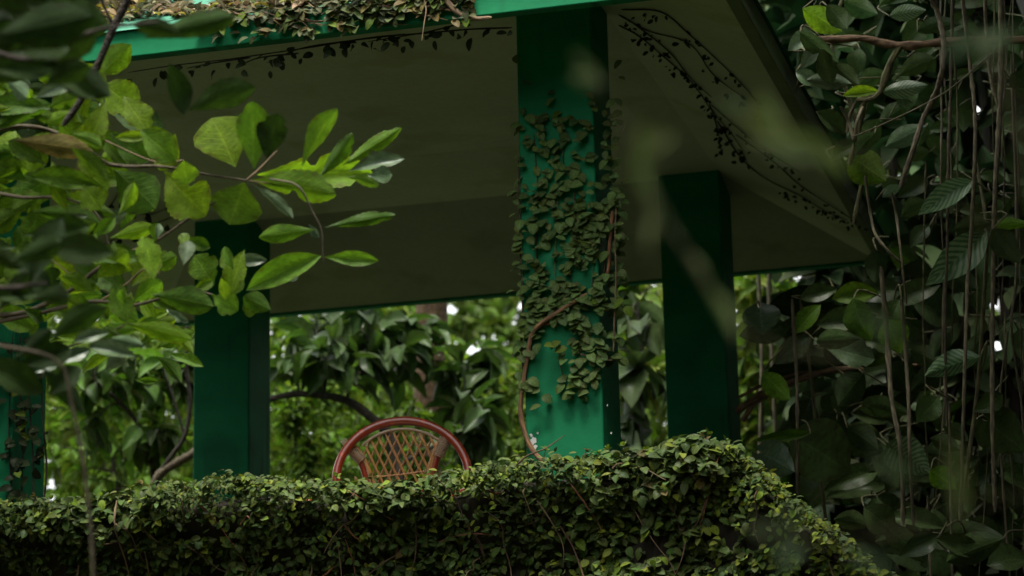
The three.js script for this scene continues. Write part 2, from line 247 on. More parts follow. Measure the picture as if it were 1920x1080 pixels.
// ------------------------------------------------------------------ the pavilion
const W = 0.4, SX = 3.2227, SZ = 3.4631, TOP = 6.26, LIP = 5.903, XR = 0.882, XL = -SX - W - 0.882, ZF = 0.75, ZB = -4.88, CZ = -SZ - 0.1, FH = 0.145, FT = 0.07;
const pav = thing('garden_pavilion', 'open green-pillared pavilion with hipped roof above the fig-covered wall', 'pavilion', V(-SX / 2 - W / 2, FLOOR, -2.2));
{
  const box = (x0, x1, y0, y1, z0, z1, r = 0) => { const g = r ? new RoundedBoxGeometry(x1 - x0, y1 - y0, z1 - z0, 3, r) : new THREE.BoxGeometry(x1 - x0, y1 - y0, z1 - z0); g.translate((x0 + x1) / 2, (y0 + y1) / 2, (z0 + z1) / 2); return g; };
  const metres = (g, s = 1) => { const p = g.attributes.position, n = g.attributes.normal, uv = g.attributes.uv; for (let i = 0; i < p.count; i++) { const ax = Math.abs(n.getX(i)), ay = Math.abs(n.getY(i)), az = Math.abs(n.getZ(i)); if (ay > ax && ay > az) uv.setXY(i, p.getX(i) * s, p.getZ(i) * s); else if (ax > az) uv.setXY(i, p.getZ(i) * s, p.getY(i) * s); else uv.setXY(i, p.getX(i) * s, p.getY(i) * s); } return g; };
  const names = [['front right pillar wrapped in creeping fig', 0, 0], ['bare back right pillar', 0, -SZ], ['bare back left pillar', -SX, -SZ], ['front left pillar with thin creeper', -SX, 0]];
  for (const [label, x, z] of names) part('pillar', metres(box(x - W, x, FLOOR, TOP + 0.01, z - W, z, 0.012), 0.5), green, pav, label);
  part('floor_slab', metres(box(XL + 0.3, XR - 0.1, FLOOR - 0.25, FLOOR, ZB + 0.4, 0.3)), concrete, pav);
  // flat ceiling between the pillars, and soffits that slope down from it to the eaves
  part('ceiling', metres(box(-SX - W, 0, TOP, TOP + 0.08, CZ, 0.0), 0.4), plaster, pav);
  const quad = (...q) => { const g = new THREE.BufferGeometry(), pos = [], uv = []; for (const k of [0, 1, 2, 0, 2, 3]) { const p = q[k]; pos.push(p.x, p.y, p.z); uv.push(p.x * 0.4, p.z * 0.4); } g.setAttribute('position', new THREE.Float32BufferAttribute(pos, 3)); g.setAttribute('uv', new THREE.Float32BufferAttribute(uv, 2)); g.computeVertexNormals(); return g; };
  const ca = V(-SX - W, TOP, 0), cb = V(0, TOP, 0), cc = V(0, TOP, CZ), cd = V(-SX - W, TOP, CZ), ea = V(XL + FT, LIP + 0.015, ZF - FT), eb = V(XR - FT, LIP + 0.015, ZF - FT), ec = V(XR - FT, LIP + 0.015, ZB + FT), ed = V(XL + FT, LIP + 0.015, ZB + FT);
  part('sloping_soffit', quad(ca, cb, eb, ea), plaster, pav); part('sloping_soffit', quad(cb, cc, ec, eb), plaster, pav); part('sloping_soffit', quad(cc, cd, ed, ec), plasterShaded, pav, 'rear soffit sloping down behind the back pillars'); part('sloping_soffit', quad(cd, ca, ea, ed), plaster, pav);
  part('fascia_board', metres(box(XL, XR, LIP, LIP + FH, ZF - FT, ZF, 0.008), 0.5), green, pav, 'green front eave board grown over with fig');
  part('fascia_board', metres(box(XR - FT, XR, LIP, LIP + FH, ZB + FT, ZF - FT - 0.003, 0.008), 0.5), mossPaint, pav, 'mossy grey-green side eave board');
  part('fascia_board', metres(box(XL, XL + FT, LIP, LIP + FH, ZB + FT, ZF - FT - 0.003, 0.008), 0.5), green, pav);
  part('fascia_board', metres(box(XL, XR, LIP, LIP + FH, ZB, ZB + FT - 0.003), 0.4), green, pav);
  // hipped roof
  const y0 = LIP + FH - 0.004, rise = 0.6, hw = (ZF - ZB) / 2, zc = (ZF + ZB) / 2, ry = y0 + hw * rise, a = V(XL - 0.02, y0, ZF + 0.02), b = V(XR + 0.02, y0, ZF + 0.02), c = V(XR + 0.02, y0, ZB - 0.02), d = V(XL - 0.02, y0, ZB - 0.02), mid = (XL + XR) / 2, e = V(mid - 0.06, ry, zc), f = V(mid + 0.06, ry, zc);
  const slope = (...q) => { const g = new THREE.BufferGeometry(), pos = [], uv = []; for (let i = 1; i < q.length - 1; i++) for (const p of [q[0], q[i], q[i + 1]]) { pos.push(p.x, p.y, p.z); uv.push((p.x + p.z) * 0.4, p.y * 0.8); } g.setAttribute('position', new THREE.Float32BufferAttribute(pos, 3)); g.setAttribute('uv', new THREE.Float32BufferAttribute(uv, 2)); g.computeVertexNormals(); return g; };
  const roofMat = new THREE.MeshStandardMaterial({ color: rgb(0.05, 0.25, 0.16), roughness: 0.8, map: paintMap, bumpMap: roughMap, bumpScale: 0.006 });
  part('roof_slope', slope(a, b, f, e), roofMat, pav); part('roof_slope', slope(b, c, f), roofMat, pav); part('roof_slope', slope(c, d, e, f), roofMat, pav); part('roof_slope', slope(d, a, e), roofMat, pav);
  // bare patches where the paint has come off at the foot of the front pillar
  const chalk = new THREE.MeshStandardMaterial({ color: rgb(0.62, 0.62, 0.58), roughness: 1 });
  reseed(5);
  for (const [px, py, s] of [[1000, 826, 0.024], [1004, 838, 0.016], [996, 816, 0.012], [1140, 838, 0.009], [1146, 812, 0.006], [1139, 760, 0.005], [1008, 812, 0.007]]) {
    const q = onZ(px, py, 0.002), sh = []; for (let k = 0; k < 11; k++) { const an = k / 11 * 6.28, r = s * rr(0.5, 1.2); sh.push(new THREE.Vector2(Math.cos(an) * r * 0.7, Math.sin(an) * r)); }
    const g = new THREE.ExtrudeGeometry(new THREE.Shape(sh), { depth: 0.0015, bevelEnabled: false }); g.translate(q.x, q.y, q.z); part('paint_chip', g, chalk, pav);
  }
}

const soffitY = (x, z) => { const k = Math.max(0, x / (XR - FT), (-SX - W - x) / (XR - FT), z / (ZF - FT), (CZ - z) / (CZ - ZB - FT)); return TOP - (TOP - LIP - 0.015) * Math.min(1, k); };
const onSoffit = (px, py) => { let y = TOP, p; for (let i = 0; i < 25; i++) { p = onY(px, py, y); y = 0.5 * y + 0.5 * soffitY(p.x, p.z); } p.y -= 0.008; return p; };

// ------------------------------------------------------------------ low wall and the fig that covers it
const hedgeTop = (() => {                                                                // height of the fig along the wall, read off the photograph
  const pts = [[-260, 960], [0, 942], [180, 930], [360, 914], [420, 900], [480, 895], [560, 905], [640, 908], [740, 916], [830, 897], [900, 884], [985, 868], [1060, 862], [1165, 858], [1240, 842], [1320, 826], [1380, 838], [1430, 880], [1500, 940], [1570, 995], [1640, 1060], [1720, 1130]].map(([x, y]) => onZ(x, y + 7, 0.62)).map((p) => [p.x, p.y]);
  return (x) => { if (x <= pts[0][0]) return pts[0][1]; for (let i = 1; i < pts.length; i++) if (x <= pts[i][0]) { const t = (x - pts[i - 1][0]) / (pts[i][0] - pts[i - 1][0]); return pts[i - 1][1] + (pts[i][1] - pts[i - 1][1]) * t; } return pts[pts.length - 1][1]; };
})();
const wallEnd = onZ(1390, 840, 0.62).x;
{
  const wall = thing('garden_wall', 'low dark masonry wall buried under the creeping fig', 'wall', V(-2, 2.6, 0.5));
  const g = new THREE.BoxGeometry(wallEnd + 6.5, 1.0, 0.2); g.translate((wallEnd - 6.5) / 2, 3.05, 0.16); part('wall_body', g, masonry, wall);
}
reseed(21);
const bulge = (x, y) => { const h = hedgeTop(x) - y; const und = smooth(0.12, 0.4, h) * smooth(-0.4, -3.2, x); return 0.13 * fbm(x * 2.2, y * 2.6, 1) + 0.065 * fbm(x * 6, y * 6, 5) - 0.26 * und + 0.1 * smooth(0.5, 0, h); };
const hedge = thing('creeping_fig_hedge', 'thick mat of small-leaved creeping fig over the low wall', 'hedge', V(-1.5, 2.6, 0.62));
{
  // dark heart of stems and dead leaves
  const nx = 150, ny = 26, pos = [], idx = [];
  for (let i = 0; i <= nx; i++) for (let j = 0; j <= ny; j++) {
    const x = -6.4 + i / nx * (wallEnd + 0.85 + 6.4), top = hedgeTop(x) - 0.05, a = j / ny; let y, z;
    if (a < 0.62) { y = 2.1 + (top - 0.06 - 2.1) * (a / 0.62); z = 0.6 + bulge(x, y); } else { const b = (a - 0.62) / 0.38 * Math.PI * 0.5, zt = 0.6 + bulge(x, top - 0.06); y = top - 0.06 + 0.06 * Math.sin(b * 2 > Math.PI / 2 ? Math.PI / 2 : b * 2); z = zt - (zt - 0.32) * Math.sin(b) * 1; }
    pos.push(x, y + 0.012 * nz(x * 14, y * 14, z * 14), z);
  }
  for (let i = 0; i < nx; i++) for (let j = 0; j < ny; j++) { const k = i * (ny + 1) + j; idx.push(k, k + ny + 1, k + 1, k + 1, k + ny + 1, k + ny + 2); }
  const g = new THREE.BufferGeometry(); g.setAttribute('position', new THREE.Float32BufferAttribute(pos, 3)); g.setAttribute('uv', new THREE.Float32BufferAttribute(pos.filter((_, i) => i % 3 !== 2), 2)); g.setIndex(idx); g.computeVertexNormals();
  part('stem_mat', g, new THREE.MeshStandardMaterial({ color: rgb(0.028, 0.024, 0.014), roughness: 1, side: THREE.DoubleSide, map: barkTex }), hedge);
  const leaves = [];
  for (let i = 0; i < 30000; i++) {
    const x = -5.6 + Math.pow(rnd(), 0.85) * (wallEnd + 0.95 + 5.6), top = hedgeTop(x) + 0.03 * nz(x * 9, 3) + 0.018 * nz(x * 31, 8), onTop = rnd() < 0.24; let p, nrm;
    const clump = fbm(x * 4.2, i * 0.0001 + (onTop ? 3 : 0), 7);
    if (onTop) { const z = rr(0.25, 0.7); p = V(x, top + rr(-0.05, 0.03) - (z < 0.4 ? (0.4 - z) * 0.6 : 0) - Math.max(0, z - 0.62), z + bulge(x, top)); nrm = V(rr(-0.4, 0.4), 0.9, rr(-0.1, 0.8)); }
    else { const y = top - Math.pow(rnd(), 1.1) * 1.05; if (y < 2.5) continue; const hole = fbm(x * 5, y * 6, 9); if (hole < -0.24 && rnd() < 0.85) continue; p = V(x, y, 0.62 + bulge(x, y) + rr(-0.015, 0.055) + 0.03 * nz(x * 10, y * 10, 2)); nrm = V(rr(-0.4, 0.4), rr(0.25, 0.9), rr(0.5, 1)); }
    const ax = V(rr(-1, 1), rr(-1.1, 0.35), rr(-0.1, 0.7)).normalize(), L = rr(0.03, 0.053) * (rnd() < 0.06 ? 1.3 : 1), y2 = smooth(-0.15, 0.5, fbm(x * 1.6, p.y * 2.3, 12)) * (0.25 + 0.4 * smooth(-2.5, 0.3, x));
    const Lk = L * (0.78 + 0.5 * smooth(-0.35, 0.4, fbm(x * 1.4, p.y * 1.9, 20)));
    const fresh = rnd() < 0.1 + 0.5 * y2 + 0.35 * smooth(wallEnd - 0.25, wallEnd + 0.3, x);
    leaves.push({ m: leafMatrix(p, ax, nrm, Lk, Lk * rr(0.52, 0.78)), tint: fresh ? tint(0.23, 0.31, 0.03, 0.3) : tint(0.095, 0.15, 0.032, 0.45), mat: fresh ? pick(MAT.figFresh) : rnd() < 0.07 ? pick(MAT.dry) : pick(MAT.fig) });
  }
  emitLeaves(hedge, leaves, B.fig, MAT.fig, whiteFig, 300);
  // woody runners showing between the leaves
  for (let i = 0; i < 60; i++) {
    let x = rr(-4.2, wallEnd + 0.5), y = hedgeTop(x) - rr(-0.01, 0.4); const pts = [], sx = rr(-0.06, 0.06), sy = rr(-0.12, 0.02);
    for (let k = 0; k < 5; k++) { pts.push(V(x, y, 0.68 + bulge(x, y) + rr(0, 0.03))); x += sx + rr(-0.03, 0.03); y += sy + rr(-0.03, 0.03); }
    part('runner', tube(pts, rr(0.003, 0.006), 0.002, { sides: 5, rings: 10 }), i % 5 === 0 ? barkRed : i % 3 === 0 ? barkPale : figTwig, hedge);
  }
  // shoots that stand above the mat
  for (let i = 0; i < 46; i++) {
    const x = rr(-4.3, wallEnd + 0.55), b = V(x, hedgeTop(x) - 0.01, rr(0.5, 0.7)), t = b.clone().add(V(rr(-0.05, 0.05), rr(0.03, 0.085), rr(-0.02, 0.05))), L2 = [];
    part('shoot', tube([b, b.clone().lerp(t, 0.5).add(V(rr(-0.01, 0.01), 0, 0)), t], 0.0025, 0.0015, { sides: 4, rings: 5 }), i % 3 ? figTwig : barkPale, hedge);
    whorl(t, t.clone().sub(b).normalize(), 4, 0.035, 0.62, L2, { t: i % 3 ? [0.12, 0.17, 0.035] : [0.26, 0.2, 0.09], droop: 0.1 });
    L2.forEach((l, k) => placed('leaf', B.fig[k % 2], i % 3 ? pick(MAT.figFresh) : pick(MAT.dry), l.m, hedge));
  }
}

// ------------------------------------------------------------------ fig climbing the front right pillar
reseed(33);
{
  const vine = thing('climbing_fig', 'creeping fig climbing the front right green pillar with reddish stems', 'climbing plant', V(-0.42, 3.7, 0.02));
  const stem = (list, r0, r1, mat, z = 0.018) => part('stem', tube(list.map(([x, y, dz = 0]) => onZ(x, y, z + dz)), r0, r1, { sides: 8, rings: list.length * 7, bump: 0.16 }), mat, vine);
  stem([[1022, 868, 0.05], [1003, 850, 0.03], [985, 815, 0], [976, 770, -0.01], [982, 715, 0], [990, 660, 0.01], [997, 628, 0.02], [1008, 612, 0.03], [1050, 583, 0.03], [1102, 550, 0.02]], 0.0125, 0.009, barkStem, 0.02);
  stem([[982, 700], [978, 640], [980, 560], [976, 480], [974, 380], [972, 300]], 0.007, 0.004, barkGrey, 0.008);
  stem([[1149, 395], [1146, 430], [1142, 470], [1141, 505], [1130, 530]], 0.009, 0.008, barkRed, 0.012);
  stem([[1008, 615], [1030, 606], [1045, 612]], 0.009, 0.006, barkRed, 0.022);
  stem([[1088, 664], [1115, 671], [1148, 676]], 0.006, 0.004, barkBrown, 0.03);
  stem([[1150, 660], [1152, 600], [1155, 520], [1153, 440], [1156, 380]], 0.0045, 0.003, barkPale, 0.01);
  stem([[1152, 300, 0.05], [1160, 270, 0.09], [1171, 235, 0.12]], 0.0025, 0.0012, barkPale, 0.02);
  for (const [x, y0, y1] of [[1000, 250, 420], [1040, 290, 520], [1075, 330, 600], [1110, 380, 560], [1128, 400, 520], [1060, 225, 330], [1000, 420, 560], [1090, 560, 700], [1050, 640, 740]]) stem([[x + rr(-5, 5), y0], [x + rr(-8, 8), (2 * y0 + y1) / 3], [x + rr(-8, 8), (y0 + 2 * y1) / 3], [x + rr(-5, 5), y1]], 0.003, 0.0022, rnd() < 0.4 ? barkRed : figTwig, 0.01);
  const leaves = [], dens = (y) => y < 215 ? 0.1 : y < 300 ? 0.28 : y < 370 ? 0.36 : y < 600 ? 0.78 : y < 640 ? 0.6 : y < 745 ? 0.36 : 0;
  const add = (p, out, L, dark, freshness) => {
    const ax = V(rr(-1, 1), rr(-0.85, 0.1), rr(0.05, 0.45)).normalize(), nrm = V(rr(-0.25, 0.25), rr(0.35, 0.9), 0.6).add(out.clone().multiplyScalar(0.4));
    leaves.push({ m: leafMatrix(p, ax, nrm, L, L * rr(0.62, 0.85)), tint: tint(0.16, 0.25, 0.07, 0.4), mat: pick(freshness ? MAT.figFresh : dark ? MAT.figShaded : MAT.figVine) });
  };
  for (let i = 0; i < 2900; i++) {
    const px = rr(972, 1160), py = rr(165, 748), n = fbm(px * 0.016, py * 0.011, 3), d = dens(py); if (rnd() > d * clamp(0.55 + 1.1 * n, 0.05, 1)) continue;
    if (py > 600 && py < 660 && px > 1015 && px < 1075) continue; if (py > 690 && px > 1090 + (745 - py) * 0.9) continue; if (py > 560 && px > 1146) continue; if (py < 600 && px < 985 + rr(0, 22) && rnd() < 0.75) continue;
    const p = onZ(px, py, rr(0.008, 0.04)); if (p.x > 0.03) p.z -= rr(0, 0.15);
    add(p, V(0, 0, 1), rr(0.04, 0.07), false, rnd() < 0.035);
  }
  for (let i = 0; i < 52; i++) { const py = rr(100, 700), e = rnd() < 0.5; const p = e ? onZ(rr(962, 982), py, rr(-0.05, 0.02)) : onZ(rr(1146, 1166), py, rr(-0.03, 0.03)); add(p, V(e ? -1 : 1, 0, 0.3), rr(0.04, 0.065), false, false); }
  for (const [px, py] of [[1040, 650], [1062, 652], [1050, 640], [1168, 560], [1172, 575]]) add(onZ(px, py, 0.05), V(0, 0, 1), 0.065, false, true);
  for (const [px, py] of [[1013, 760], [1018, 742]]) add(onZ(px, py, 0.05), V(0, 0, 1), 0.06, false, false);
  emitLeaves(vine, leaves, B.fig, MAT.figVine, whiteFig, 300);
}

// ------------------------------------------------------------------ fig over the front eave
reseed(44);
{
  const vine = thing('eave_creeper', 'creeper hanging over the front eave board with a bent brown stem', 'climbing plant', V(-1.6, 5.98, ZF));
  const line = (list, r0, r1, mat) => part('stem', tube(list.map(([x, y, z]) => onZ(x, y, z + ZF - 0.15)), r0, r1, { sides: 7, rings: list.length * 6, bump: 0.14 }), mat, vine);
  line([[800, -40, 0.2], [838, 2, 0.2], [862, 26, 0.19], [890, 35, 0.185], [922, 33, 0.18]], 0.016, 0.01, barkPale);
  line([[640, -12, 0.2], [690, 3, 0.19], [740, 14, 0.19], [800, 12, 0.19], [850, 20, 0.19]], 0.009, 0.007, barkBrown);
  line([[795, -5, 0.21], [799, 18, 0.23], [795, 45, 0.25], [791, 76, 0.26]], 0.004, 0.002, barkPale);
  line([[775, -15, 0.21], [798, 12, 0.21], [830, -5, 0.21]], 0.003, 0.002, barkPale);
  line([[430, 24, 0.18], [500, 34, 0.18], [570, 40, 0.18], [650, 38, 0.18]], 0.007, 0.004, barkBrown);
  for (let i = 0; i < 14; i++) { const x = rr(440, 860), y = 30 - (x - 440) * 0.05 + rr(-20, 25); line([[x, y, 0.17], [x + rr(10, 30), y + rr(-8, 10), 0.2], [x + rr(30, 60), y + rr(-5, 20), 0.19]], 0.003, 0.002, rnd() < 0.5 ? figTwig : barkPale); }
  const leaves = [];
  for (let i = 0; i < 1000; i++) {
    const px = rr(380, 880), bottom = 92 - (px - 395) * 0.105 - 6, top = -30, py = top + (bottom - top) * Math.pow(rnd(), 1.25), k = (py - top) / (bottom - top);
    if (k > 0.62 && fbm(px * 0.02, py * 0.03, 5) < 0.05 + 0.25 * (k - 0.62)) continue; if (px < 480 && k > 0.75 && rnd() < 0.7) continue;
    const p = onZ(px, py, ZF + rr(0.01, 0.05)); if (p.y > LIP + FH) p.z -= (p.y - LIP - FH) * 1.4;
    const ax = V(rr(-1, 1), rr(-1, 0.2), rr(0, 0.6)).normalize(), L = rr(0.045, 0.075);
    leaves.push({ m: leafMatrix(p, ax, V(rr(-0.4, 0.4), rr(0.3, 0.9), 0.7), L, L * rr(0.5, 0.7)), tint: tint(0.12, 0.14, 0.06, 0.3), mat: pick(rnd() < 0.2 ? MAT.dry : rnd() < 0.5 ? MAT.figFresh : MAT.fig) });
  }
  emitLeaves(vine, leaves, B.fig, MAT.fig, whiteFig, 280);
  const litter = [];
  const ry0 = LIP + FH;
  for (let i = 0; i < 5200; i++) {
    const px = rr(-60, 640), z = ZF - rr(0.0, 1.5), x = onZ(px, 40, ZF).x + rr(-0.3, 0.3), y = ry0 + (ZF - z) * 0.6 + 0.012; if (fbm(x * 2.2, z * 3.5, 8) < -0.12) continue;
    const L = rr(0.04, 0.1), q = rnd(); litter.push({ m: leafMatrix(V(x, y + rr(0, 0.03), z), V(rr(-1, 1), rr(-0.3, 0.5), rr(-1, 1)), V(rr(-0.5, 0.5), 1, 0.6 + rr(-0.4, 0.4)), L, L * rr(0.3, 0.6)), tint: q < 0.12 ? tint(0.4, 0.36, 0.05) : q < 0.5 ? tint(0.34, 0.27, 0.17) : tint(0.17, 0.15, 0.08) });
  }
  const lit = thing('leaf_litter', 'dry fallen leaves strewn along the roof edge above the eave board', 'leaf litter', V(-2.5, ry0, 0)); lit.userData.kind = 'stuff';
  swarm('fallen_leaves', B.small[0], whiteFig, litter, lit);
}

// ------------------------------------------------------------------ runners on the ceiling
reseed(55);
function ceilingRunner(label, lines, leafEach, size, where = onSoffit) {
  const v = thing('ceiling_runner', label, 'creeper', where(...lines[0][0]), 'fig runners under the pavilion ceiling');
  for (const l of lines) {
    const pts = l.map(([px, py]) => where(px, py)); part('stem', tube(pts, 0.005, 0.0025, { sides: 5, rings: pts.length * 6 }), barkDark, v);
    const c = new THREE.CatmullRomCurve3(pts); const n = Math.round(c.getLength() * leafEach);
    for (let i = 0; i < n; i++) { const t = (i + rnd()) / n; if (nz(t * 9, n * 3.1, 2) < -0.12) continue; const p = c.getPoint(Math.min(1, t)), L = rr(0.6, 1.2) * size; placed('leaf', pick(B.fig), pick(MAT.figShaded), leafMatrix(p.add(V(rr(-0.02, 0.02), -rr(0.005, 0.05), rr(-0.03, 0.03))), V(rr(-1, 1), rr(-0.9, 0.1), rr(-1, 1)), V(rr(-0.4, 0.4), rr(-0.6, 0.6), 1), L, L * 0.6), v); }
  }
}
ceilingRunner('dark runners fanning across the ceiling right of the fig-wrapped pillar', [
  [[1160, 25], [1215, 55], [1285, 75], [1340, 140], [1400, 185]], [[1165, 15], [1240, 20], [1290, 60], [1345, 110], [1395, 160], [1440, 215]], [[1160, 45], [1190, 60], [1240, 100], [1295, 150], [1335, 205], [1380, 260], [1400, 300]], [[1180, 35], [1250, 90], [1300, 150], [1335, 180]],
  [[1335, 195], [1380, 235], [1430, 275], [1500, 320]], [[1345, 225], [1395, 300], [1440, 335], [1500, 365], [1560, 400], [1618, 418]], [[1380, 250], [1450, 300], [1500, 345], [1560, 385], [1600, 410]], [[1330, 190], [1345, 240], [1352, 285]]], 22, 0.036);
ceilingRunner('dark runners just behind the front eave board, left of the fig-wrapped pillar', [[[960, 52], [880, 55], [800, 62], [700, 70], [600, 86], [520, 98], [420, 112], [330, 122], [240, 136]], [[880, 40], [800, 60], [690, 78]], [[560, 100], [480, 110], [440, 128]], [[470, 108], [400, 118], [350, 128]], [[760, 64], [660, 76], [560, 92], [500, 118]]], 20, 0.056, (x, y) => onZ(x, y, ZF - 0.12));
ceilingRunner('faint runners on the ceiling behind the leafy branch', [[[225, 360], [280, 400], [330, 380]], [[190, 460], [250, 430], [310, 410], [330, 400]], [[130, 480], [170, 450], [210, 380], [230, 350]]], 12, 0.08);

// ------------------------------------------------------------------ thin creeper on the front left pillar
reseed(66);
{
  const v = thing('thin_creeper', 'sparse dark creeper on the shaded front left pillar', 'climbing plant', V(-SX - 0.2, 3.7, 0.02));
  for (const x of [25, 40, 62, 80]) part('stem', tube([[x, 960], [x + rr(-8, 8), 880], [x + rr(-8, 8), 800], [x + rr(-8, 8), 700], [x, 620]].map(([a, b]) => onZ(a, b, 0.012)), 0.006, 0.003, { sides: 5, rings: 20 }), barkDark, v);
  for (let i = 0; i < 90; i++) { const L = rr(0.05, 0.08), px = pick([25, 40, 62, 80]) + rr(-14, 14); placed('leaf', pick(B.fig), pick(rnd() < 0.07 ? MAT.figFresh : MAT.figShaded), leafMatrix(onZ(px, rr(640, 950), rr(0.01, 0.04)), V(rr(-1, 1), rr(-1, 0.2), 0.3), V(rr(-0.4, 0.4), 0.5, 1), L, L * 0.65), v); }
}

// ------------------------------------------------------------------ rattan armchair
reseed(77);
{
  const D = 13.4, P = (x, y, dz = 0) => { const p = at(x, y, D); const lean = (p.y - 4.0) * -0.16; return p.add(V(-0.2626, 0, -0.965).multiplyScalar(-dz - lean)); };
  const foot = at(757, 905, D); foot.y = FLOOR;
  const chair = thing('rattan_armchair', 'red-brown rattan armchair with hooped lattice back behind the fig-covered wall', 'armchair', foot);
  const grain = texture(64, 256, (u, v) => { const s = smooth(0.2, 0.6, nz(u * 8, v * 12, 2)); return [0.75 + 0.25 * s, 0.72 + 0.28 * s, 0.7 + 0.3 * s]; }, { srgb: true });
  const cane = (r, g, b, rough = 0.35) => new THREE.MeshPhysicalMaterial({ color: rgb(r, g, b), roughness: rough, clearcoat: 0.5, clearcoatRoughness: 0.3, map: grain });
  const red = cane(0.42, 0.052, 0.014), tan = cane(0.74, 0.38, 0.12, 0.5), tan2 = cane(0.55, 0.27, 0.09, 0.5), straw = cane(0.6, 0.46, 0.3, 0.6);
  const hoop = (k) => { const out = []; for (let i = 0; i <= 22; i++) { const a = Math.PI * (-0.06 + 1.12 * i / 22); out.push(P(757 - (123 - k) * Math.cos(a), 905 - (117 - k) * Math.sin(a), 0.10 * (1 - Math.sin(Math.max(0.001, Math.min(Math.PI, a)))))); } return out; };
  const h = hoop(0); const arms = [h[0].clone(), h[22].clone()];
  const fwd = V(-0.08, 0, 1);
  const rail = [arms[0].clone().add(V(-0.02, -0.26, 0.45)), arms[0].clone().add(V(-0.02, -0.10, 0.36)), arms[0].clone().add(V(-0.01, -0.04, 0.14)), ...h, arms[1].clone().add(V(0.01, -0.04, 0.14)), arms[1].clone().add(V(0.02, -0.10, 0.36)), arms[1].clone().add(V(0.02, -0.26, 0.45))];
  part('hoop_rail', tube(rail, 0.0225, 0.0225, { sides: 12, rings: 110, bump: 0.03 }), red, chair);
  const inner = []; for (let i = 0; i <= 14; i++) { const a = Math.PI * (0.235 + 0.525 * i / 14); inner.push(P(757 - 105 * Math.cos(a), 905 - 100 * Math.sin(a), 0.016)); }
  part('inner_rim', tube(inner, 0.008, 0.008, { sides: 8, rings: 50, bump: 0.04 }), straw, chair);
  const upr = (x0, y0, x1, y1, x2, y2, r, m, dz = 0) => part('upright', tube([P(x0, y0, dz), P(x1, y1, dz), P(x2, y2, dz), P(x2 + (x2 - x1) * 0.8, y2 + 70, dz)], r, r, { sides: 10, rings: 24, bump: 0.04 }), m, chair);
  upr(657, 838, 679, 872, 694, 925, 0.019, red); upr(668, 836, 690, 874, 706, 930, 0.008, tan, 0.012); upr(662, 834, 684, 868, 699, 925, 0.005, straw, 0.016);
  upr(836, 820, 817, 866, 805, 925, 0.021, red); upr(824, 822, 808, 866, 797, 925, 0.008, tan, 0.012); upr(829, 823, 812, 866, 800, 925, 0.0055, tan, 0.016);
  // bindings of split cane, turn by turn
  const wrap = (x0, y0, x1, y1, n, r) => { for (let i = 0; i < n; i++) { const t = (i + 0.5) / n, c = P(x0 + (x1 - x0) * t, y0 + (y1 - y0) * t, 0.006), d = P(x1, y1).sub(P(x0, y0)).normalize(), g = new THREE.TorusGeometry(r * 1.3, 0.0034, 6, 18); g.applyQuaternion(new THREE.Quaternion().setFromUnitVectors(V(0, 0, 1), d)); g.translate(c.x, c.y, c.z); part('cane_binding', g, straw, chair); } };
  wrap(655, 840, 680, 866, 11, 0.021); wrap(836, 822, 821, 858, 12, 0.0225); wrap(645, 838, 655, 830, 4, 0.02); wrap(833, 812, 845, 824, 4, 0.02);
  // the lattice: two layers of canes clipped to the panel
  const L = (y) => y < 838 ? 664 - (y - 838) * 0.0 : 664 + (y - 838) * 0.52, Rr = (y) => y < 822 ? 830 : 830 - (y - 822) * 0.36;
  const inside = (x, y) => y < 932 && ((x - 757) / 106) ** 2 + ((y - 905) / 102) ** 2 < 1.0 && x > L(y) && x < Rr(y) || (y >= 905 && y < 932 && x > L(y) && x < Rr(y));
  for (const [dir, m, dz, r] of [[0.47, tan, 0.01, 0.0068], [-0.42, tan2, -0.004, 0.006]]) for (let k = -12; k < 22; k++) {
    let seg = null; const x0 = 640 + k * 16.2;
    for (let y = 788; y <= 934; y += 1.5) { const x = x0 + (y - 860) * dir * (1 + 0.0) + 40; if (inside(x, y)) { seg = seg || [x, y, x, y]; seg[2] = x; seg[3] = y; } }
    if (seg && seg[3] - seg[1] > 10) part('cane', tube([P(seg[0], seg[1], dz), P((seg[0] + seg[2]) / 2, (seg[1] + seg[3]) / 2, dz + 0.006), P(seg[2], seg[3], dz)], r, r, { sides: 7, rings: 8, bump: 0.05 }), m, chair);
  }
  part('cross_cane', tube([P(702, 897, 0.018), P(750, 893, 0.018), P(797, 886, 0.018)], 0.0042, 0.0042, { sides: 6, rings: 8 }), tan, chair);
  // seat, arms, legs, hidden from here by the wall
  const sy = FLOOR + 0.42, sc = foot.clone().add(V(0, 0, 0.22)); sc.y = sy;
  const ring = []; for (let i = 0; i <= 24; i++) { const a = i / 24 * Math.PI * 2; ring.push(sc.clone().add(V(0.27 * Math.cos(a), 0, 0.25 * Math.sin(a)))); }
  part('seat_ring', tube(ring, 0.016, 0.016, { sides: 8, rings: 60, bump: 0.03, capped: false }), red, chair);
  const seat = new THREE.CylinderGeometry(0.26, 0.26, 0.018, 28); seat.scale(1, 1, 0.93); seat.translate(sc.x, sy + 0.012, sc.z); part('seat', seat, tan2, chair);
  for (const [sx, sz] of [[-1, 1], [1, 1], [-1, -1], [1, -1]]) part('leg', tube([sc.clone().add(V(0.2 * sx, 0.02, 0.19 * sz)), sc.clone().add(V(0.22 * sx, -0.2, 0.21 * sz)), sc.clone().add(V(0.25 * sx, -0.42, 0.24 * sz))], 0.016, 0.016, { sides: 8 }), red, chair);
  for (const s of [0, 1]) part('arm_support', tube([rail[s ? rail.length - 1 : 0].clone(), rail[s ? rail.length - 1 : 0].clone().lerp(sc, 0.5), sc.clone().add(V(s ? 0.24 : -0.24, 0, 0.14))], 0.013, 0.013, { sides: 8 }), red, chair);
}

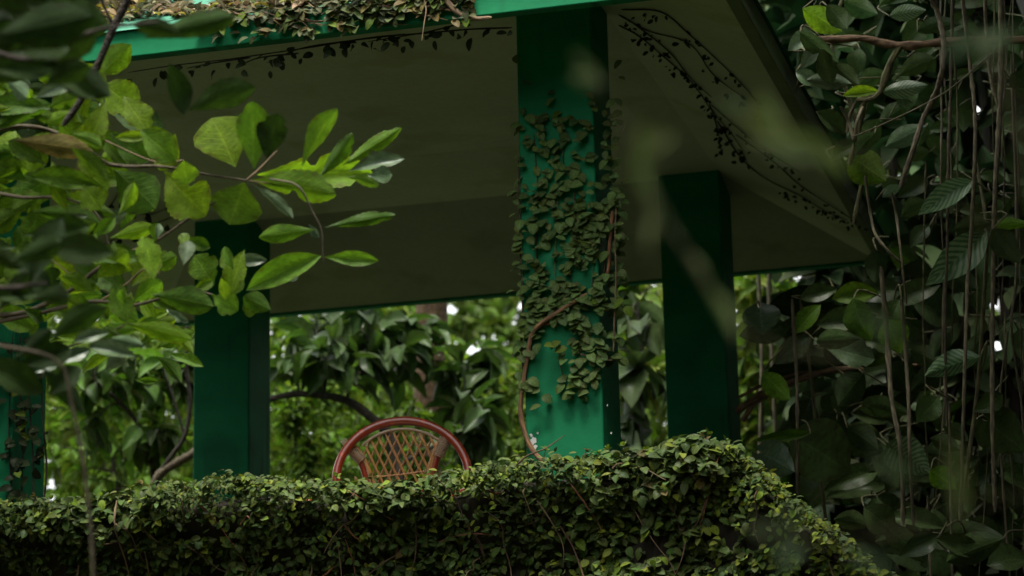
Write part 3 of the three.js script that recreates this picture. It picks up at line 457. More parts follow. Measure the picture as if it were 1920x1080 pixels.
// ------------------------------------------------------------------ the leafy tree leaning in from the left, in focus
reseed(88);
{
  const D = 9.4, root = at(-330, 700, 9.3); root.y = groundAt(root.x, root.z);
  const tree = thing('broadleaf_tree', 'young broadleaf tree with backlit yellow-green leaves reaching across the eave', 'tree', root);
  const T = [root, root.clone().add(V(0.05, 1.6, 0)), at(-260, 520, 9.3), at(-180, 300, 9.3), at(-120, 60, 9.3)]; part('trunk', tube(T, 0.07, 0.04, { sides: 10, rings: 40 }), barkDark, tree);
  const br = (list, r0, r1, m = barkGrey, d = D) => part('branch', tube(list.map(([x, y, dd = 0]) => at(x, y, d + dd)), r0 * 0.72, r1 * 0.72, { sides: 7, rings: list.length * 6 }), m, tree);
  br([[-215, 400], [-100, 300], [0, 243], [62, 238], [150, 268], [200, 306], [240, 312], [300, 312], [380, 326], [462, 338]], 0.016, 0.006);
  br([[462, 338], [485, 318], [520, 283]], 0.006, 0.005, barkPale); br([[462, 338], [520, 345], [590, 350]], 0.004, 0.003, barkPale);
  br([[-190, 330], [-60, 350], [40, 370], [120, 372], [180, 400], [206, 465]], 0.012, 0.005);
  br([[405, 378], [360, 405], [300, 447], [250, 470], [190, 500], [120, 552], [20, 590], [-150, 560], [-250, 470]], 0.005, 0.016);
  br([[-250, 600], [-60, 610], [60, 590], [180, 565], [250, 572], [300, 560], [355, 545], [400, 552]], 0.014, 0.005);
  br([[180, 570], [240, 530], [270, 505], [300, 512]], 0.006, 0.004, barkPale);
  br([[505, 335, -0.1], [560, 350, -0.2], [585, 395, -0.2], [602, 430, -0.2], [606, 490, -0.2]], 0.005, 0.0045);
  br([[80, 475], [120, 505], [150, 530]], 0.004, 0.003, barkPale); br([[155, 240], [215, 272], [300, 305], [345, 300]], 0.005, 0.003, barkPale);
  br([[40, 700], [100, 660], [160, 640], [235, 610]], 0.006, 0.004, barkGrey); br([[-250, 560], [-80, 720], [40, 700]], 0.014, 0.007, barkGrey);
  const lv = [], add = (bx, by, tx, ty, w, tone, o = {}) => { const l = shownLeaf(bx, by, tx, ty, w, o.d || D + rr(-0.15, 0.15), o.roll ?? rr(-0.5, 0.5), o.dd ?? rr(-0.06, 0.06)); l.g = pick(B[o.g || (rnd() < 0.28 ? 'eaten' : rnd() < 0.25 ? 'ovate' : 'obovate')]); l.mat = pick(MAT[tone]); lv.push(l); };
  const f = 'fresh', m = 'mid', dk = 'deep', p = 'pale';
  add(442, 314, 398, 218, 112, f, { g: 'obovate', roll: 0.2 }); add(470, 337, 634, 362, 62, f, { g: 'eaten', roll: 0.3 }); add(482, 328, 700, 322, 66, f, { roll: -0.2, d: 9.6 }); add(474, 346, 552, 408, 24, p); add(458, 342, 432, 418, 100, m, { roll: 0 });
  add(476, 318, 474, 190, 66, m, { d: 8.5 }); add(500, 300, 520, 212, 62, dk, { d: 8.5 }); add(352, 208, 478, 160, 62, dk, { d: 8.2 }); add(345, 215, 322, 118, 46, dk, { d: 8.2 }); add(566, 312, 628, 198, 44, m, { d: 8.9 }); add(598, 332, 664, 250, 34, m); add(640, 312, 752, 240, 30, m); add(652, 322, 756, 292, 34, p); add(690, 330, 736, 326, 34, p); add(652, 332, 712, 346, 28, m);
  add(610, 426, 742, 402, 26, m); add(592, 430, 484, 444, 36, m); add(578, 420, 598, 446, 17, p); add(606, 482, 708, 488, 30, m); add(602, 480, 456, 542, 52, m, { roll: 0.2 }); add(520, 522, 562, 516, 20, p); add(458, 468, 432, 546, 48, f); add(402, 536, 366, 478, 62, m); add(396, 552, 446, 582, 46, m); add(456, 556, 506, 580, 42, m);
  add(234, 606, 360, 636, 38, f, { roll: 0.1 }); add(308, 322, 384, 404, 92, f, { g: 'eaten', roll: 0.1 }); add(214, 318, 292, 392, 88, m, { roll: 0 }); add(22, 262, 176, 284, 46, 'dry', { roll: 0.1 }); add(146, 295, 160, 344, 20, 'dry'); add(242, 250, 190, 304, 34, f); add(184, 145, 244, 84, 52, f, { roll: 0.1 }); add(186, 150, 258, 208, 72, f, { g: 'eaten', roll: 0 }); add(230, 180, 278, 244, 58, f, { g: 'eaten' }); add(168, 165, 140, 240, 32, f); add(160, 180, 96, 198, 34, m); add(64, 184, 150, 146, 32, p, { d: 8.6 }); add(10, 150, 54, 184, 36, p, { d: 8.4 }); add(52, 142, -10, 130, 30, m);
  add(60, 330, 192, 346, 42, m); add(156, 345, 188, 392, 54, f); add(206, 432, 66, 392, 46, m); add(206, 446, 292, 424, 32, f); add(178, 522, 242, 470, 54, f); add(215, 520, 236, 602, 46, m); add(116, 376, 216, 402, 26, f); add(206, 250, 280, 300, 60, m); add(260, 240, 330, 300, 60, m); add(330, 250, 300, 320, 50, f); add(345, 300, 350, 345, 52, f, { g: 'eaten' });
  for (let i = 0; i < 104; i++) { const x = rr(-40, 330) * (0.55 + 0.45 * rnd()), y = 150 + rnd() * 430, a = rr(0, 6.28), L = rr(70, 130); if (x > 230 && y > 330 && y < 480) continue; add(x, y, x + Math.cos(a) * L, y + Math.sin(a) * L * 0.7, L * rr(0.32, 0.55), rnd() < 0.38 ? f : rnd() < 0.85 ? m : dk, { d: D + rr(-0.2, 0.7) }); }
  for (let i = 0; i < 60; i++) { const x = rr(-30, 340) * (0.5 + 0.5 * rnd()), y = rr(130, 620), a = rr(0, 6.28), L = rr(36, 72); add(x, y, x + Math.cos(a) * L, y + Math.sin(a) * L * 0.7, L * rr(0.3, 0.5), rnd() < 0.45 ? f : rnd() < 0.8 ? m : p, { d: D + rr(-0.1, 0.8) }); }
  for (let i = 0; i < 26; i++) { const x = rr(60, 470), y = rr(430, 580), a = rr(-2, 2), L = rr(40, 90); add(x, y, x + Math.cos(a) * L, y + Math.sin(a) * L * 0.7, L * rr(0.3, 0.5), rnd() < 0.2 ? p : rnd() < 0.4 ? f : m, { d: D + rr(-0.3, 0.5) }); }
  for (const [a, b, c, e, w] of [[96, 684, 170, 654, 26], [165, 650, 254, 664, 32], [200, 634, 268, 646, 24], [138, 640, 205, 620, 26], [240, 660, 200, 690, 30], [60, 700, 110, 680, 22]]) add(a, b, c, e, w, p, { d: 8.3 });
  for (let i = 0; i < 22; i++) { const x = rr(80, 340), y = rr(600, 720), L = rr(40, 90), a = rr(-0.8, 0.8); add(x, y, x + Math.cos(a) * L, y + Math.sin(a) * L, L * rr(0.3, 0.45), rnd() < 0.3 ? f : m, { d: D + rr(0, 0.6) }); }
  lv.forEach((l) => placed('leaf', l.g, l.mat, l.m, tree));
}
// a second one, nearer and out of focus, dark against the light
reseed(99);
{
  const D = 6.6, root = at(-420, 800, D); root.y = groundAt(root.x, root.z);
  const tree = thing('shade_tree', 'dark out-of-focus tree overhanging the eave with a forked bare stem', 'tree', root);
  part('trunk', tube([root, root.clone().add(V(0, 1.4, 0)), at(-330, 500, D), at(-200, 150, D), at(-100, -150, D), at(-20, -420, D)], 0.07, 0.03, { sides: 10, rings: 40 }), barkDark, tree);
  const br = (list, r0, r1, d, m = barkDark) => part('branch', tube(list.map(([x, y, dd = 0]) => at(x, y, d + dd)), r0, r1, { sides: 7, rings: list.length * 6 }), m, tree);
  br([[-90, -180, 0], [120, -160, 1.2], [250, -60, 2.2], [238, 0, 2.2], [212, 55, 2.2], [180, 130, 2.2], [150, 190, 2.2], [118, 236, 2.2]], 0.016, 0.011, D); br([[214, 50, 2.2], [198, 18, 2.2], [180, -30, 2.2]], 0.006, 0.005, D);
  br([[-160, 60], [-40, 90], [60, 110], [170, 60], [300, 40]], 0.01, 0.004, D); br([[-330, 500], [-120, 520], [0, 540], [90, 530]], 0.012, 0.005, D); br([[-40, 640], [110, 680], [135, 760], [158, 880], [172, 1010], [178, 1150]], 0.004, 0.006, D, barkGrey); br([[-340, 560], [-200, 620], [-40, 640]], 0.012, 0.007, D, barkGrey);
  const add = (bx, by, tx, ty, w, d, tone) => { const l = shownLeaf(bx, by, tx, ty, w, d, rr(-0.4, 0.4), rr(-0.1, 0.1)); placed('leaf', pick(B.obovate), pick(MAT[tone]), l.m, tree); };
  for (const [a, b, c, e, w] of [[-20, 70, 180, 30, 86], [60, 125, 182, 60, 66], [265, 72, 448, 28, 48], [240, 44, 335, 62, 40], [0, 10, 110, 0, 50], [-30, 130, 110, 120, 60], [80, 160, 170, 120, 50], [-40, 40, 60, 20, 60], [20, 100, 130, 85, 60]]) add(a, b, c, e, w, D + rr(-0.3, 0.8), 'deep');
  for (let i = 0; i < 26; i++) { const x = rr(-70, 80), y = rr(-50, 150), a = rr(-0.9, 0.6), L = rr(90, 160); add(x, y, x + Math.cos(a) * L, y + Math.sin(a) * L, L * rr(0.35, 0.5), D + rr(0, 1.4), 'deep'); }
  for (let i = 0; i < 16; i++) { const x = rr(-60, 110), y = rr(420, 760), a = rr(-1.2, 1.2), L = rr(80, 150); add(x, y, x + Math.cos(a) * L, y + Math.sin(a) * L, L * rr(0.35, 0.5), D + rr(0, 1), 'deep'); }
  for (let i = 0; i < 34; i++) { const x = rr(-420, 300), y = rr(-420, -60), a = rr(0, 6.28), L = rr(110, 190); add(x, y, x + Math.cos(a) * L, y + Math.sin(a) * L, L * rr(0.35, 0.5), D + rr(-0.8, 1.6), 'deep'); }
}

{
  const t = scene.getObjectByName('shade_tree'), unseen_crown = [];  // unseen foliage added overhead to shade the left side
  for (let i = 0; i < 7500; i++) { const p = V(rr(-8.5, -2.9), rr(6.9, 9.8), rr(-0.5, 7)); if (inFrame(p, 60) || fbm(p.x * 0.7, p.y * 0.7, p.z * 0.7) < -0.35) continue; const L = rr(0.16, 0.28); unseen_crown.push({ m: leafMatrix(p, V(rr(-1, 1), rr(-0.8, 0.3), rr(-1, 1)), V(rr(-0.5, 0.5), 1, rr(-0.5, 0.5)), L, L * 0.5), tint: tint(0.05, 0.1, 0.015) }); }
  for (let i = 0; i < 7000; i++) { const z = rr(1.6, 7.5), p = V(rr(-8.5, -2.3), rr(5.4, 7.2), z); if (inFrame(p, 120) || fbm(p.x * 0.7, p.y * 0.7, p.z * 0.7) < -0.35) continue; const L = rr(0.16, 0.28); unseen_crown.push({ m: leafMatrix(p, V(rr(-1, 1), rr(-0.8, 0.3), rr(-1, 1)), V(rr(-0.5, 0.5), 1, rr(-0.5, 0.5)), L, L * 0.5), tint: tint(0.05, 0.1, 0.015) }); }
  swarm('unseen_crown', B.small[0], plainLeaf, unseen_crown, t);
}

// ------------------------------------------------------------------ the dark jungle on the right
reseed(111);
const fig0 = at(2150, 900, 16);
{
  const root = fig0.clone(); root.y = groundAt(root.x, root.z) - 0.1;
  const tree = thing('strangler_tree', 'huge dark tree at the right edge, hung with aerial roots', 'tree', root);
  const up = (dx, y, dz) => V(root.x + dx, y, root.z + dz);
  part('trunk', tube([root, up(-0.05, 5, 0.05), up(-0.1, 7, 0), up(-0.2, 9.5, 0.1), up(-0.3, 12, 0.1)], 0.55, 0.3, { sides: 18, rings: 50, bump: 0.14 }), barkDark, tree);
  const limb = (list, r0, r1) => part('limb', tube(list, r0, r1, { sides: 10, rings: 36, bump: 0.12 }), barkDark, tree);
  limb([up(-0.2, 8.2, 0), up(-0.9, 8.6, 0.7), up(-1.8, 8.7, 1.4), up(-2.8, 9.2, 2.0)], 0.17, 0.06); limb([up(-0.2, 8.8, 0.1), up(-0.4, 9.1, 1.6), up(-0.6, 9.4, 3.6), up(-0.4, 9.9, 6)], 0.16, 0.06); limb([up(-0.3, 9.5, 0), up(-1.6, 10, -1), up(-3, 10.4, -2)], 0.14, 0.06); limb([up(0, 9, 0), up(1.4, 9.8, 1), up(3, 10.2, 3)], 0.14, 0.06);
  const unseen_crown = [];  // overhead foliage out of view, extended to darken the jungle
  for (let i = 0; i < 15000; i++) { const a = rnd() * 6.28, r = Math.sqrt(rnd()), c = pick([[-1.2, 9.6, 1.3, 2.6, 1.0, 2.6], [-0.2, 9.9, 4.6, 2.9, 1.0, 3.0], [2.0, 9.6, 1.5, 3.2, 1.6, 4.0], [-1.6, 10.4, -2, 3.0, 1.2, 2.4], [2.4, 9.4, 5.5, 3.0, 1.5, 3.0]]); const p = V(root.x + c[0] + Math.cos(a) * r * c[3], c[1] + rr(-1, 1) * c[4] * Math.sqrt(1 - r * r * 0.8), root.z + c[2] + Math.sin(a) * r * c[5]); if (inFrame(p, -60) && project(p)[0] < 1400 || p.x < 1.5 + 0.12 * (p.y - 8) + 0.25 * Math.max(0, p.z)) continue; const L = rr(0.18, 0.3); unseen_crown.push({ m: leafMatrix(p, V(rr(-1, 1), rr(-0.8, 0.3), rr(-1, 1)), V(rr(-0.5, 0.5), 1, rr(-0.5, 0.5)), L, L * 0.5), tint: tint(0.035, 0.06, 0.015) }); }
  for (let i = 0; i < 7000; i++) { const p = V(rr(1.35, 7), rr(8.3, 11), rr(-9, 3.2)); if (inFrame(p, 40) || p.x < 1.2 + 0.1 * (p.y - 8)) continue; const L = rr(0.2, 0.32); unseen_crown.push({ m: leafMatrix(p, V(rr(-1, 1), rr(-0.8, 0.3), rr(-1, 1)), V(rr(-0.5, 0.5), 1, rr(-0.5, 0.5)), L, L * 0.5), tint: tint(0.035, 0.06, 0.015) }); }  // unseen leaf block added above the jungle to keep light off it
  for (let i = 0; i < 9000; i++) { const z = rr(2, 8.5), p = V(rr(1.2 + 0.15 * z, 7), rr(5.6, 9), z); if (inFrame(p, 70) || p.distanceTo(EYE) < 3) continue; const L = rr(0.2, 0.32); unseen_crown.push({ m: leafMatrix(p, V(rr(-1, 1), rr(-0.8, 0.3), rr(-1, 1)), V(rr(-0.5, 0.5), 1, rr(-0.5, 0.5)), L, L * 0.5), tint: tint(0.035, 0.06, 0.015) }); }  // lower unseen leaf block, added to cut the front light
  swarm('unseen_crown', B.small[0], plainLeaf, unseen_crown, tree);
}
// hanging roots, each a thing
const HANG = 'aerial roots hanging in the jungle';
const vines = [
  ['thick pale aerial root bending left as it comes down', [[1735, -40], [1757, 20], [1769, 75], [1768, 130], [1752, 180], [1730, 225], [1712, 280], [1688, 352]], 0.0135, 13.2],
  ['straight thin aerial root right of the thick pale bent one', [[1786, -60], [1783, 160], [1778, 300], [1776, 460], [1772, 620], [1776, 800]], 0.0075, 13.5],
  ['long knotty aerial root beside two variegated leaves', [[1800, -60], [1818, 110], [1828, 210], [1828, 300], [1822, 420], [1814, 540], [1810, 660], [1806, 800], [1800, 985]], 0.0095, 13.3],
  ['aerial root joining a second strand in a fork', [[1845, -50], [1853, 110], [1860, 160], [1872, 205], [1872, 300]], 0.008, 13.45],
  ['longest straight aerial root in front of the dark trunk', [[1876, -60], [1877, 110], [1873, 230], [1866, 360], [1863, 480], [1861, 620], [1861, 800], [1866, 960]], 0.012, 13.4],
  ['wavy aerial root close to the dark trunk', [[1896, 100], [1907, 430], [1904, 540], [1896, 600], [1904, 680], [1916, 760], [1922, 900]], 0.007, 13.7],
  ['short aerial root above the round heart-shaped leaf', [[1485, 560], [1493, 690], [1495, 800], [1495, 932]], 0.0085, 14.2],
  ['slanting aerial root passing the striped round leaf', [[1652, 500], [1664, 640], [1672, 750], [1688, 840], [1694, 985]], 0.0115, 13.0],
  ['aerial root running close beside the slanting one', [[1690, 560], [1698, 660], [1704, 760], [1706, 860], [1713, 985]], 0.009, 13.05],
  ['thin aerial root curling past the ceiling corner', [[1622, 330], [1632, 400], [1642, 440], [1665, 470], [1695, 498]], 0.007, 13.0],
  ['thin aerial root hanging from the mossy bough', [[1672, 360], [1680, 400], [1685, 440], [1692, 500], [1700, 570]], 0.0065, 13.05],
  ['slack aerial root between leaf and mossy bough', [[1870, 90], [1790, 160], [1740, 192], [1640, 240], [1600, 256]], 0.0035, 13.1],
  ['thin dark aerial root low down near the broad leaves', [[1740, 930], [1742, 1000], [1746, 1100]], 0.007, 13.2],
  ['aerial root dropping through the low broad leaves', [[1780, 760], [1782, 900], [1786, 1100]], 0.006, 13.15],
  ['slim aerial root under the wavy one', [[1890, 620], [1874, 760], [1880, 900], [1894, 1090]], 0.006, 13.6],
  ['greenish aerial root behind the eave corner', [[1419, 420], [1424, 560], [1428, 640], [1424, 880]], 0.012, 19.4],
  ['brown aerial root behind the bare back right pillar', [[1446, 420], [1442, 560], [1447, 650], [1452, 760], [1456, 900]], 0.014, 19.6],
  ['crooked aerial root under the mossy bough', [[1575, 200], [1590, 225], [1602, 262], [1606, 230], [1618, 200]], 0.008, 13.3],
];
for (const [label, list, r, d] of vines) {
  const pts = list.map(([x, y], i) => at(x, y, d + 0.05 * Math.sin(i * 1.7))); const first = pts[0];
  if (list[0][1] < 0) pts.unshift(first.clone().add(V(0.05, 1.2, 0)));
  const v = thing('aerial_root', label, 'aerial root', pts[pts.length - 1], HANG);
  part('strand', tube(pts, r * 1.15, r * 0.95, { sides: 8, rings: pts.length * 9, bump: 0.12, knots: rr(0.2, 0.3) }), label.includes('pale') ? barkGrey : vineBark, v);
}
for (let i = 0; i < 16; i++) {                                                            // the thin ones nobody could tell apart
  const x = rr(1730, 1925), y0 = rnd() < 0.6 ? -60 : rr(150, 600), y1 = Math.min(1090, y0 + rr(350, 900)), d = rr(13.6, 14.3), pts = []; let w = 0;
  for (let k = 0; k <= 6; k++) { w += rr(-9, 9); pts.push(at(x + w, y0 + (y1 - y0) * k / 6, d + rr(-0.06, 0.06))); }
  const v = thing('aerial_root', 'one of the thin dark aerial roots crowding before the black gaps', 'aerial root', pts[6], 'thin aerial roots crowding together');
  part('strand', tube(pts, rr(0.003, 0.007), rr(0.002, 0.004), { sides: 6, rings: 44, bump: 0.2, knots: rr(0.18, 0.4) }), pick([vineBark, barkGrey, mossBark]), v);
}
{
  const b = thing('mossy_bough', 'crooked red-brown mossy bough among the jungle leaves', 'bough', at(1520, 70, 13.7));
  const br = (list, r0, r1, m, d = 13.5) => part('limb', tube(list.map(([x, y]) => at(x, y, d)), r0, r1, { sides: 9, rings: list.length * 8, bump: 0.22 }), m, b);
  br([[1500, 72], [1562, 74], [1620, 72], [1660, 82], [1700, 85], [1760, 80], [1900, 75], [2010, 70]], 0.016, 0.026, barkBrown); br([[1690, 84], [1672, 112], [1662, 140], [1650, 172], [1632, 186], [1606, 188]], 0.02, 0.012, mossBark);
  br([[1606, 188], [1594, 215], [1588, 250]], 0.01, 0.008, vineBark); br([[1620, 186], [1612, 225], [1605, 265], [1592, 310]], 0.014, 0.016, mossBark);
  const low = thing('fallen_branch', 'two long brown branches lying through the jungle beside the back pillar', 'branch', at(1400, 760, 15.6));
  for (const [list, r] of [[[[1380, 772], [1430, 738], [1480, 718], [1560, 694], [1640, 690], [1750, 684]], 0.024], [[[1385, 745], [1430, 722], [1500, 700], [1580, 698], [1700, 715]], 0.012], [[[1392, 790], [1412, 760], [1440, 742]], 0.02]]) part('limb', tube(list.map(([x, y]) => at(x, y, 15.6)), r, r * 0.5, { sides: 8, rings: 40, bump: 0.2 }), barkBrown, low);
}
// big-leaved climbers
const jungleLeaf = (plantRoot, bx, by, tx, ty, w, d, tone, g, roll, stalk) => {
  const l = shownLeaf(bx, by, tx, ty, w, d, roll ?? rr(-0.45, 0.45), rr(-0.05, 0.05)); placed('leaf', pick(B[g || 'ovate']), pick(MAT[tone]), l.m, plantRoot);
  const b = at(bx, by, d); if (stalk !== 0) part('leaf_stalk', tube([b, b.clone().add(V(rr(-0.08, 0.08), rr(0.02, 0.1), -rr(0.05, 0.15))), b.clone().add(V(rr(-0.15, 0.15), rr(-0.05, 0.2), -rr(0.25, 0.4)))], 0.004, 0.005, { sides: 5, rings: 6 }), mossBark, plantRoot);
};
reseed(123);
{
  const A = thing('climbing_philodendron', 'pale large-leaved climber above and right of the eave', 'climbing plant', at(1560, 180, 13.6));
  part('stem', tube([at(1600, 420, 13.8), at(1620, 300, 13.8), at(1590, 180, 13.8), at(1560, 80, 13.8), at(1600, -60, 13.8)], 0.012, 0.01, { sides: 7, rings: 30 }), mossBark, A);
  for (const q of [[1505, 16, 1580, 60, 50, 'fresh'], [1550, 10, 1590, 55, 40, 'jungle'], [1478, 95, 1535, 52, 34, 'pale'], [1545, 84, 1500, 128, 32, 'pale'], [1512, 150, 1598, 156, 34, 'pale'], [1492, 134, 1540, 160, 30, 'pale'], [1500, 60, 1570, 118, 36, 'jungle'], [1668, 30, 1735, 18, 32, 'stripe'], [1655, 172, 1740, 160, 34, 'stripe'], [1580, 180, 1650, 168, 24, 'fresh'], [1738, 236, 1656, 276, 40, 'pale'], [1560, 120, 1610, 160, 40, 'jungle'], [1560, 160, 1540, 90, 40, 'jungle'], [1720, 60, 1800, 40, 34, 'jungle'], [1530, 210, 1590, 250, 40, 'jungle'], [1560, 300, 1620, 260, 36, 'jungle'], [1640, 250, 1600, 290, 40, 'jungle'], [1590, 290, 1660, 340, 70, 'mid'], [1655, 370, 1690, 345, 22, 'pale']]) jungleLeaf(A, q[0], q[1], q[2], q[3], q[4], 13.4 + rr(-0.2, 0.3), q[5]);
  for (let i = 0; i < 110; i++) { const x = rr(1420, 1960), y = rr(-80, 400), a = rr(0.2, 2.9), L = rr(45, 95); if (x - Math.abs(Math.cos(a)) * L < 1445 + Math.max(0, y + 30) * 0.57) continue;  jungleLeaf(A, x, y, x + Math.cos(a) * L, y + Math.sin(a) * L * 0.6, L * rr(0.35, 0.6), 14.2 + rr(0, 0.9), 'jungle'); }
}
{
  const A = thing('variegated_climber', 'climber with large pale-veined leaves among the aerial roots', 'climbing plant', at(1830, 640, 13.9));
  part('stem', tube([at(1800, 960, 14), at(1830, 760, 14), at(1845, 560, 13.9), at(1850, 430, 13.8), at(1830, 300, 13.9)], 0.013, 0.009, { sides: 7, rings: 30 }), mossBark, A);
  for (const q of [[1826, 338, 1722, 398, 46, 'stripe'], [1850, 434, 1742, 532, 66, 'stripe'], [1838, 668, 1732, 702, 48, 'stripe'], [1856, 418, 1785, 430, 36, 'jungle'], [1860, 430, 1912, 492, 50, 'jungle'], [1862, 425, 1930, 418, 24, 'mid'], [1676, 842, 1742, 885, 74, 'stripe', 'heart'], [1852, 790, 1918, 845, 90, 'jungle', 'heart'], [1880, 740, 1830, 770, 40, 'jungle'], [1895, 140, 1925, 160, 40, 'jungle'], [1760, 745, 1720, 790, 50, 'jungle'], [1745, 880, 1790, 915, 46, 'mid']]) jungleLeaf(A, q[0], q[1], q[2], q[3], q[4], 13.3 + rr(-0.1, 0.3), q[5], q[6], rr(-0.25, 0.25));
  for (let i = 0; i < 55; i++) { const x = rr(1620, 1960), y = rr(420, 1080), a = rr(0.2, 2.9), L = rr(60, 110); jungleLeaf(A, x, y, x + Math.cos(a) * L, y + Math.sin(a) * L * 0.6, L * rr(0.4, 0.6), 14.3 + rr(0, 0.8), 'jungle', rnd() < 0.3 ? 'heart' : 'ovate'); }
}
{
  const A = thing('heart_leaf_climber', 'dark heart-leaved climber filling the gap right of the back pillar', 'climbing plant', at(1560, 900, 14.6));
  part('stem', tube([at(1560, 1080, 14.8), at(1540, 900, 14.8), at(1520, 700, 14.8), at(1500, 560, 14.8)], 0.012, 0.008, { sides: 7, rings: 30 }), mossBark, A);
  for (const q of [[1424, 578, 1432, 628, 74, 'pale', 'heart'], [1490, 626, 1538, 568, 38, 'mid'], [1522, 628, 1452, 682, 44, 'pale'], [1532, 610, 1640, 590, 46, 'jungle'], [1530, 640, 1610, 634, 40, 'jungle'], [1545, 650, 1640, 672, 60, 'pale', 'eaten'], [1600, 640, 1705, 640, 52, 'jungle', 'eaten'], [1500, 560, 1570, 540, 36, 'jungle'], [1560, 560, 1650, 545, 44, 'mid'], [1600, 560, 1630, 640, 60, 'mid'], [1662, 600, 1690, 660, 60, 'mid'], [1504, 826, 1598, 886, 124, 'jungle', 'heart'], [1426, 850, 1490, 884, 72, 'pale', 'heart'], [1520, 812, 1412, 826, 22, 'mid'], [1620, 700, 1570, 760, 60, 'jungle'], [1690, 560, 1650, 640, 50, 'jungle'], [1430, 700, 1480, 750, 46, 'mid']]) jungleLeaf(A, q[0], q[1], q[2], q[3], q[4], 14.1 + rr(-0.2, 0.3), q[5], q[6], rr(-0.3, 0.3));
  for (let i = 0; i < 65; i++) { const x = rr(1470, 1720), y = rr(540, 1060), a = rr(0.1, 3), L = rr(60, 115); jungleLeaf(A, x, y, x + Math.cos(a) * L, y + Math.sin(a) * L * 0.6, L * rr(0.4, 0.7), 15.0 + rr(0, 0.9), rnd() < 0.8 ? 'jungle' : 'deep', rnd() < 0.4 ? 'heart' : 'ovate'); }
}
{
  const A = thing('broad_leaf_ground_plant', 'low plant with broad drooping leaves at the foot of the aerial roots', 'plant', at(1730, 1140, 13.2));
  for (const q of [[1770, 990, 1660, 962, 40], [1765, 1000, 1880, 1004, 44], [1755, 1010, 1850, 1040, 40], [1760, 1005, 1690, 1040, 44], [1700, 975, 1640, 1010, 40], [1660, 985, 1730, 1050, 46], [1630, 985, 1560, 970, 40], [1620, 950, 1680, 1000, 60], [1880, 1010, 1770, 1052, 60], [1850, 1060, 1930, 1040, 60]]) jungleLeaf(A, ...q, 13.1 + rr(-0.1, 0.3), 'jungle', 'ovate');
}
// plants that close the jungle behind these, in deep shade
reseed(131);
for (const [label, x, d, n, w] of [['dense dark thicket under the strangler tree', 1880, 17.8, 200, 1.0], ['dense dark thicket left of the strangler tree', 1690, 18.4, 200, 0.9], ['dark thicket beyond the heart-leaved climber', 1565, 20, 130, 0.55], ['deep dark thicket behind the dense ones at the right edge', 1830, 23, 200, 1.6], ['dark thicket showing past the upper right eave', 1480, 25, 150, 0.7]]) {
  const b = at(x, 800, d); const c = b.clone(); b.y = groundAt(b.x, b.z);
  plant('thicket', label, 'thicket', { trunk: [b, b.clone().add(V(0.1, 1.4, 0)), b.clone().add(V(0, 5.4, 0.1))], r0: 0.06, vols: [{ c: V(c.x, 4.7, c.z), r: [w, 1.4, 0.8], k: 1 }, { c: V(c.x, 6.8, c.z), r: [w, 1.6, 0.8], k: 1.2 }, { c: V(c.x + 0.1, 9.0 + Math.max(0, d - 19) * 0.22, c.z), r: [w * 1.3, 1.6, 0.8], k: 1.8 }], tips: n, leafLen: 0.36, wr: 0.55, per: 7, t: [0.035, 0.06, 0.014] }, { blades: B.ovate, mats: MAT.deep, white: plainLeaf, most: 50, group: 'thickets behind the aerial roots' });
}

// ------------------------------------------------------------------ shrubs and trees behind the pavilion
reseed(141);
const gd = (px, d, py = 900) => { const p = at(px, py, d); p.y = groundAt(p.x, p.z); return p; };
const vol = (px, py, d, rx, ry, rz, k = 1) => ({ c: at(px, py, d), r: [rx, ry, rz], k });
plant('large_leaved_shrub', 'dark large-leaved shrub with an arching bough behind the rattan chair', 'shrub', { trunk: [gd(760, 20.70), at(735, 830, 20.70), at(690, 778, 20.70), at(650, 752, 20.70), at(600, 741, 20.70), at(545, 740, 20.70), at(490, 752, 20.70)], r0: 0.045, trunkR1: 0.5, vols: [vol(600, 660, 20.70, 0.34, 0.2, 0.3, 1), vol(740, 660, 20.93, 0.4, 0.26, 0.3, 1.3), vol(880, 720, 20.93, 0.28, 0.26, 0.3, 1.1), vol(900, 800, 20.5, 0.26, 0.22, 0.3, 0.8), vol(640, 600, 21.16, 0.5, 0.12, 0.3, 0.7), vol(800, 610, 21.16, 0.2, 0.1, 0.3, 0.3)], tips: 62, leafLen: 0.31, wr: 0.46, per: 5, droop: 0.35, twigR: 0.006, t: [0.05, 0.1, 0.015] }, { blades: B.ovate, mats: MAT.shrub, white: whiteGloss, most: 200 });
plant('bright_herb', 'bright green upright small-leaved herb beside the back left pillar', 'plant', { trunk: [gd(560, 21.2), at(556, 900, 21.2), at(552, 780, 21.2)], r0: 0.012, vols: [vol(545, 780, 21.2, 0.1, 0.2, 0.1, 1), vol(575, 860, 21.2, 0.12, 0.2, 0.12, 1)], tips: 60, leafLen: 0.11, wr: 0.36, per: 8, droop: -0.25, twigR: 0.003, t: [0.2, 0.33, 0.03] }, { blades: B.small, mats: MAT.backBright, white: whiteGloss, most: 200 });
plant('forked_shrub', 'shrub with black forking stems left of the back left pillar', 'shrub', { trunk: [gd(285, 20.4), at(288, 900, 20.4), at(285, 870, 20.4), at(262, 800, 20.4), at(225, 755, 20.4), at(180, 715, 20.4)], r0: 0.03, trunkR1: 0.45, vols: [vol(200, 700, 20.4, 0.34, 0.24, 0.3, 1), vol(310, 690, 20.4, 0.2, 0.26, 0.3, 0.9), vol(240, 820, 20.4, 0.4, 0.2, 0.3, 0.8)], tips: 46, leafLen: 0.28, wr: 0.4, per: 5, droop: 0.4, t: [0.07, 0.12, 0.02] }, { blades: B.ovate, mats: MAT.back, white: whiteGloss, most: 130 });
